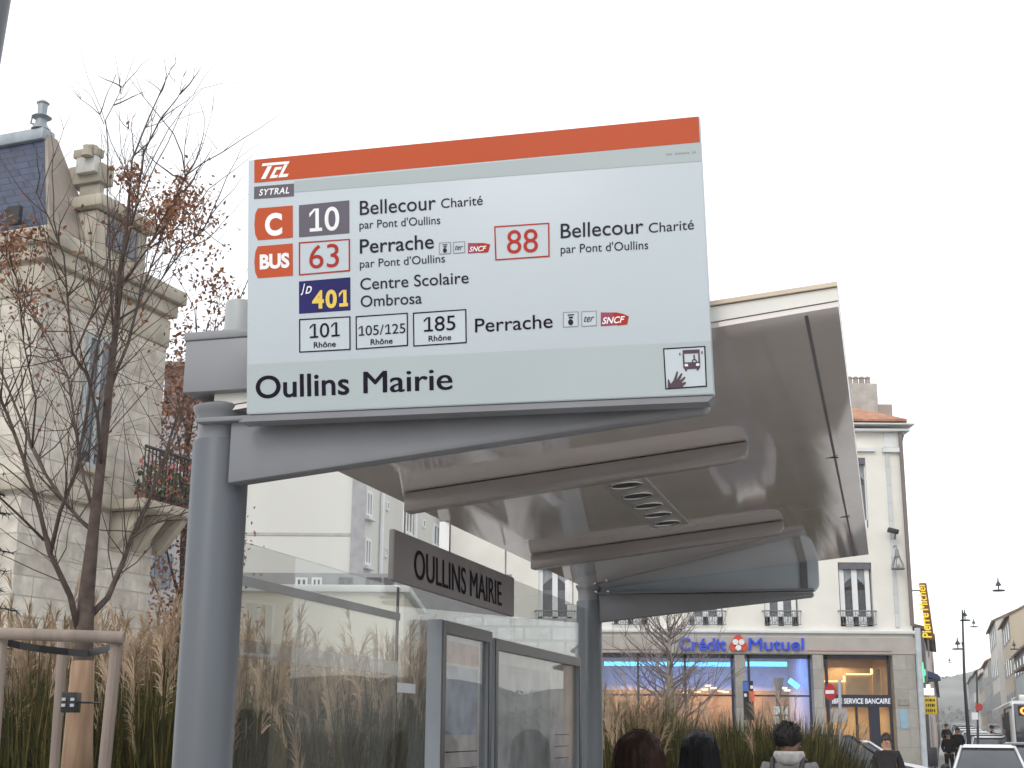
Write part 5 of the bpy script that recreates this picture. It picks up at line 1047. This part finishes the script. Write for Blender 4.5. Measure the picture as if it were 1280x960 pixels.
# vertical shop sign
def psign(nm, label, cat, x0, y0, x1, y1, v, d=.18): 
    a, b = W(x0, y0, v), W(x1, y1, v); t = thing(nm, label, cat, ((a.x+b.x)/2, v, b.z), wframe=True); return t, a, b
t, a, b = psign('vertical_sign', 'tall brown shop sign with yellow vertical lettering projecting past the bank corner', 'shop sign', 1151, 729, 1165, 800, 50.5)
k = MB(); k.prism([(a.x-.05, 50.4, a.z), (b.x-.09, 50.4, a.z), (b.x+.06, 50.4, b.z), (a.x+.12, 50.4, b.z)], (0, .2, 0)); k.build('box', mat('sign_brown', (.22, .09, .035), .5), t, bevel=.01)
yl = mat('yellow_letters', (.85, .62, .05), .5, emit=(.9, .6, .03), es=.5); kk = MB()
for txt, z0, z1 in (('Pierre', b.z+.08, b.z+.47*(a.z-b.z)), ('Michel', b.z+.52*(a.z-b.z), a.z-.08)):
    f_ = (z0-b.z)/(a.z-b.z); x_ = b.x-.005-.11*f_; text_on(kk, txt, (x_-.03, 50.39, z0), (x_-.10, 50.39, z1), (x_-.36, 50.39, z0), weight=.025)
kk.build('lettering', yl, t, recalc=False)
k = MB(); k.box(a.x-.5, a.x, 50.45, 50.5, a.z-.3, a.z-.25); k.box(a.x-.4, a.x+.1, 50.45, 50.5, b.z+.25, b.z+.3); k.build('bracket', iron, t); k = MB(); k.tube([(b.x-.15, 50.5, b.z), (b.x-.15, 50.5, b.z-.6)], .03, 6); k.build('cable', iron, t)
t, a, b = psign('pharmacy_cross', 'green lit pharmacy cross low on the left of the street', 'shop sign', 1151, 828, 1157, 853, 57); gl = light_mat('green_led', (.10, .85, .35), 1.3); w_ = (b.x-a.x); m_ = (a.z+b.z)/2
k = MB(); k.box(a.x+w_*.3, a.x+w_*.7, 57, 57.15, b.z, a.z); k.box(a.x-.02, b.x+.02, 56.99, 57.16, m_-.12, m_+.12); k.build('cross', gl, t); k = MB(); k.box(a.x-.3, a.x, 57.05, 57.1, m_-.03, m_+.03); k.build('bracket', iron, t)
t, a, b = psign('yellow_sign', 'yellow shop sign with dark illegible rows, below a white one', 'shop sign', 1155, 871, 1172, 893, 60); k = MB(); k.box(a.x, b.x, 60, 60.15, b.z, a.z); k.build('box', mat('sign_yellow', (.62, .45, .02), .5, emit=(.6, .42, .01), es=.25), t, bevel=.02)
k = MB()
for j, (f0, f1) in enumerate(((.14, .3), (.44, .6), (.74, .88))):
    for i in range(5): x_ = a.x+(b.x-a.x)*(.1+.16*i); k.box(x_, x_+(b.x-a.x)*random.uniform(.06, .13), 59.985, 59.998, b.z+(a.z-b.z)*f0, b.z+(a.z-b.z)*f1)
k.build('rows', ink2, t); k = MB(); k.box(a.x-.5, a.x, 60.05, 60.1, b.z+.3, b.z+.36); k.build('bracket', iron, t)
t, a, b = psign('white_sign', 'white lit shop sign above the yellow one', 'shop sign', 1153, 860, 1168, 869, 61); k = MB(); k.box(a.x, b.x, 61, 61.15, b.z, a.z); k.box(a.x+.2, b.x-.15, 61.01, 61.14, a.z, a.z+.16); k.build('box', light_mat('white_lit', (.9, .95, .95), .9), t)
k = MB(); k.box(a.x-.4, a.x, 61.05, 61.1, b.z+.1, b.z+.15); k.build('bracket', iron, t)
t, a, b = psign('awning', 'dark blue awning over the pavement under the pinkish house', 'awning', 1152, 833, 1176, 851, 64); k = MB(); k.prism([(a.x, 64, a.z-.1), (a.x, 64, b.z+.25), (b.x, 64, b.z), (b.x, 64, b.z+.25)], (0, 5, 0)); k.build('canopy', mat('blue_canvas', (.07, .09, .16), .8), t); k = MB(); k.tube([(a.x-.1, 64.1, b.z+.05), (b.x, 64.1, b.z+.02)], .03, 5); k.build('rod', iron, t)
q = W(1176, 842, 63.5); k = MB(); k.ball(q, .13); tag(k.build('globe_lamp', light_mat('globe_white', (1, .97, .9), 1.0), smooth=True), 'small white globe lamp at the tip of the blue awning', 'lamp')
# display board and lamps
t, a, b = psign('display_board', 'dark upright display board on the pavement by the pale downpipe', 'display board', 1160, 934, 1173, 958, 44); k = MB(); k.box(a.x, b.x, 44, 44.12, b.z, a.z); k.build('panel', mat('board_dark', (.03, .03, .04), .5), t, bevel=.02)
for x_ in (a.x+.04, b.x-.04): k = MB(); k.tube([(x_, 44.06, -.0), (x_, 44.06, b.z+.02)], .03, 6); k.build('leg', iron, t)
pole_m = mat('pole_dark', (.05, .055, .065), .5, .2)
lb = W(1211, 925, 56); lt = W(1203, 765, 56); t = thing('street_lamp', 'tall slender dark lamp post with lanterns, rising out of the car queue', 'street lamp', (lb.x, 56, -.12), wframe=True)
md_ = W(1205.5, 850, 56); k = MB(); k.tube([(lb.x+.03, 56, -.12), (lb.x, 56, lb.z), md_, lt, lt+Vector((0, 0, .08))], [.11, .085, .06, .035, .03], 8); k.build('post', pole_m, t, smooth=True)
def lantern(k, c, s_): k.lathe([(.02*s_, .62*s_), (.04*s_, .45*s_), (.13*s_, .3*s_), (.15*s_, .26*s_), (.05*s_, .24*s_)], c, 10)
def lant_parts(par, c, s_, yoke=True):
    k = MB(); lantern(k, c, s_); k.build('cap', pole_m, par, smooth='auto')
    k = MB(); k.lathe([(.27*s_, 0), (.29*s_, .03*s_), (.27*s_, .06*s_), (.1*s_, .06*s_)], c, 14); k.build('reflector', pole_m, par, smooth='auto')
    k = MB(); k.tube([c+Vector((0, 0, .05*s_)), c+Vector((0, 0, .28*s_))], .03*s_, 6); k.build('stem', pole_m, par)
for x_, y_, s_ in ((1206.5, 776, .75), (1197.5, 812, .8)):
    c = W(x_, y_, 56); lant_parts(t, c, s_); k = MB(); k.tube([c+Vector((0, 0, .3*s_)), Vector(((c.x*.2+W(1204, y_, 56).x*.8), 56, c.z+.35*s_)), W(1204.4, y_, 56)], .02, 5); k.build('bracket', pole_m, t)
for lab, x_, y_, v, s_ in (('largest hanging lantern over the street, high at the right edge', 1248.5, 739, 60, .95), ('smaller hanging lantern over the middle of the street, right of the lamp post', 1217.5, 784, 88, .9), ('hanging lantern low before the ochre house roof at the right edge', 1268, 812, 75, .8), ('tiny hanging lantern far down the street, left of the lamp post', 1187, 829, 150, 1)):
    c = W(x_, y_, v); t = thing('hanging_lantern', lab, 'lantern', c, wframe=True, group='lanterns hung over the street'); lant_parts(t, c, s_)
    k = MB(); k.tube([c+Vector((-9, -1, 1.3)), c+Vector((0, 0, .62*s_)), c+Vector((9, 1, 1.3))], .006, 4); k.build('span_wire', steel, t)
b = W(1222.5, 928, 48); tp = W(1221, 838, 48); t = thing('street_pole', 'plain thin dark pole right of the lamp post with a small red sign', 'pole', (b.x, 48, -.12), wframe=True); k = MB(); k.tube([(b.x, 48, -.12), b, tp], [.05, .045, .03], 8); k.build('post', pole_m, t)
k = MB(); q = W(1224, 884, 47.9); k.lathe([(.13, 0), (.13, .03)], (0, 0, 0), 16); k.v = [(q.x+p_[0], q.y+p_[2], q.z+p_[1]) for p_ in k.v]; k.build('red_sign', mat('sign_red', (.45, .05, .05), .5), t); q = W(1219, 895, 47.9); k = MB(); k.box(q.x-.12, q.x+.1, 47.9, 47.93, q.z-.12, q.z+.12); k.build('white_plate', white_paint, t)
# no-entry sign and grey post before the bank
v = 36.0; q = W(1037.5, 865, v); t = thing('no_entry_sign', 'round red no-entry sign with a white bar before the stone pier', 'road sign', (q.x, v, -.1), wframe=True); k = MB(); k.lathe([(.21, 0), (.21, .03)], (0, 0, 0), 28); th_ = .9
def turn(p_): return (q.x+p_[0]*math.cos(th_)+p_[2]*math.sin(th_), v-p_[0]*math.sin(th_)*.6+p_[2]*math.cos(th_), q.z+p_[1])
k.v = [turn(p_) for p_ in k.v]; k.build('disc', mat('no_entry_red', (.42, .03, .035), .4), t)
k = MB(); k.box(-.15, .15, -.045, .045, -.012, -.003); k.v = [turn(p_) for p_ in k.v]; k.build('white_bar', white_ink, t); k = MB(); k.tube([(q.x+.02, v+.06, -.1), (q.x+.02, v+.06, q.z+.2)], .03, 8); k.build('post', post_grey, t)
v = 30.0; q = W(1049.5, 850, v); b = W(1051, 958, v); t = thing('sign_post', 'tall pale grey post standing before the self-service lobby', 'post', (b.x, v, -.1), wframe=True); k = MB(); k.tube([(b.x+.02, v, -.1), b, q], .034, 10); k.build('post', mat('galvanised', (.42, .45, .5), .45, .2), t, smooth='auto')
k = MB(); c = W(1049.5, 893, v); k.box(c.x-.2, c.x+.15, v-.06, v-.04, c.z-.16, c.z+.12); k.build('plate_back', mat('plate_back', (.36, .36, .37), .5, .1), t); k = MB(); k.ball(W(1050.5, 951, v-.03), .07); k.build('collar', white_paint, t, smooth=True)
# bank's blue and red totem, cash sign, poster stand
v = 45.2; t = thing('totem_sign', 'black projecting panel with blue and red squares on the bank pier', 'sign', W(936, 940, v), wframe=True)
def rect(nm, m, x0, y0, x1, y1, d, par): a, b = W(x0, y0, v), W(x1, y1, v); k = MB(); k.box(a.x, b.x, v-d, v-d+.05 if d else v+.1, b.z, a.z); return k.build(nm, m, par)
rect('panel', black, 929, 851, 943, 900, 0, t); rect('blue_square', mat('totem_blue', (.04, .10, .30), .5, emit=(.04, .12, .4), es=.3), 928, 852, 935.5, 864, .06, t); rect('red_square', mat('totem_red', (.55, .10, .05), .5, emit=(.6, .1, .04), es=.3), 936, 864, 943, 877, .06, t); rect('white_mark', white_ink, 930, 867, 933, 871, .06, t); rect('white_mark', white_ink, 937.5, 857, 941, 861, .06, t)
v = 40.0; t = thing('poster_stand', 'slim post with a tapering grey head and small white posters before the bank', 'sign', (W(974, 940, v).x, v, -.1), wframe=True)
a = [W(*p_, v) for p_ in ((967.5, 847), (980, 847), (976.5, 868), (972, 868))]; k = MB(); k.prism(a, (0, .12, 0)); k.build('head', mat('stand_grey', (.16, .17, .2), .5), t, bevel=.01)
k = MB(); k.tube([(W(974, 900, v).x, v+.06, -.1), (W(974, 900, v).x, v+.06, a[3].z)], .06, 8); k.build('post', post_grey, t)
for x0_, y0_ in ((967, 883), (977, 883), (967, 895), (977, 895)): rect('poster', mat('stand_poster', (.5, .54, .52), .6, var=.4, scale=20), x0_, y0_, x0_+8, y0_+10, .02, t)
# post cutting the top left corner
a, b = W(12.3, -2, 3.6), W(-2, 84, 3.6); d = (a-b).normalized(); t = a+d*1.2; b0_ = b-d*((b.z)/d.z)
pl = thing('tall_post', 'grey post whose edge cuts the top left corner of the view', 'post', b0_, wframe=True); k = MB(); o_ = Vector((-.05, 0, 0)); k.tube([b0_+o_, t+o_], .05, 20); k.build('post', post_grey, pl, smooth='auto'); k = MB(); k.lathe([(.1, 0), (.1, .03), (.06, .05)], b0_+o_, 20); k.build('base_plate', post_grey, pl)
# houses across the road to the right: outside the frame, they stand in the shelter glass
def side_house(label, x, y0, y1, h, m_, fl):
    t = thing('town_house', label, 'house', (x, y0, 0), wframe=True, group='houses reflected in the glass'); k = MB(); k.box(x, x+10, y0, y1, -.12, h); k.build('wall', m_, t); k = MB(); k.add([(x-.4, y0, h), (x-.4, y1, h), (x+5, y1, h+2), (x+5, y0, h+2), (x+10, y0, h), (x+10, y1, h)], [(0,1,2,3), (3,2,5,4), (0,3,4), (1,5,2)]); k.build('roof', tile, t)
    fr = FR((x, y0, 0), (0, 1, 0)); fr.n = Vector((-1, 0, 0)); n_ = int((y1-y0)/2.6)
    for f_ in range(fl):
        for i in range(n_): a = (y1-y0)*(i+.5)/n_; simple_window(fr, t, a-.6, a+.6, f_*h/fl+(.8 if f_ else .1), (f_+1)*h/fl-.5, white_paint if f_ else shop_dark, pane_m, .05)
side_house('pale house across the road, seen only as a reflection in the shelter glass', 19, 2, 15, 9.5, rP, 3); side_house('ochre house across the road, seen only as a reflection in the shelter glass', 20, 15.2, 29, 8, rB, 3)
# ------------------------------------------------------------------ thin city haze
hz = MB(); hz.box(-160, 420, -60, 700, -1.2, 45)
hm_ = bpy.data.materials.new('thin_haze'); hm_.use_nodes = True; n_ = hm_.node_tree; n_.nodes.clear(); o_ = n_.nodes.new('ShaderNodeOutputMaterial'); pv = n_.nodes.new('ShaderNodeVolumePrincipled')
pv.inputs['Color'].default_value = (.97, .97, .97, 1); pv.inputs['Density'].default_value = .00045; pv.inputs['Anisotropy'].default_value = .2; n_.links.new(pv.outputs[0], o_.inputs['Volume'])
hzo = stuff(hz.build('haze', hm_)); tag(hzo, 'thin pale haze over the whole street', 'haze')
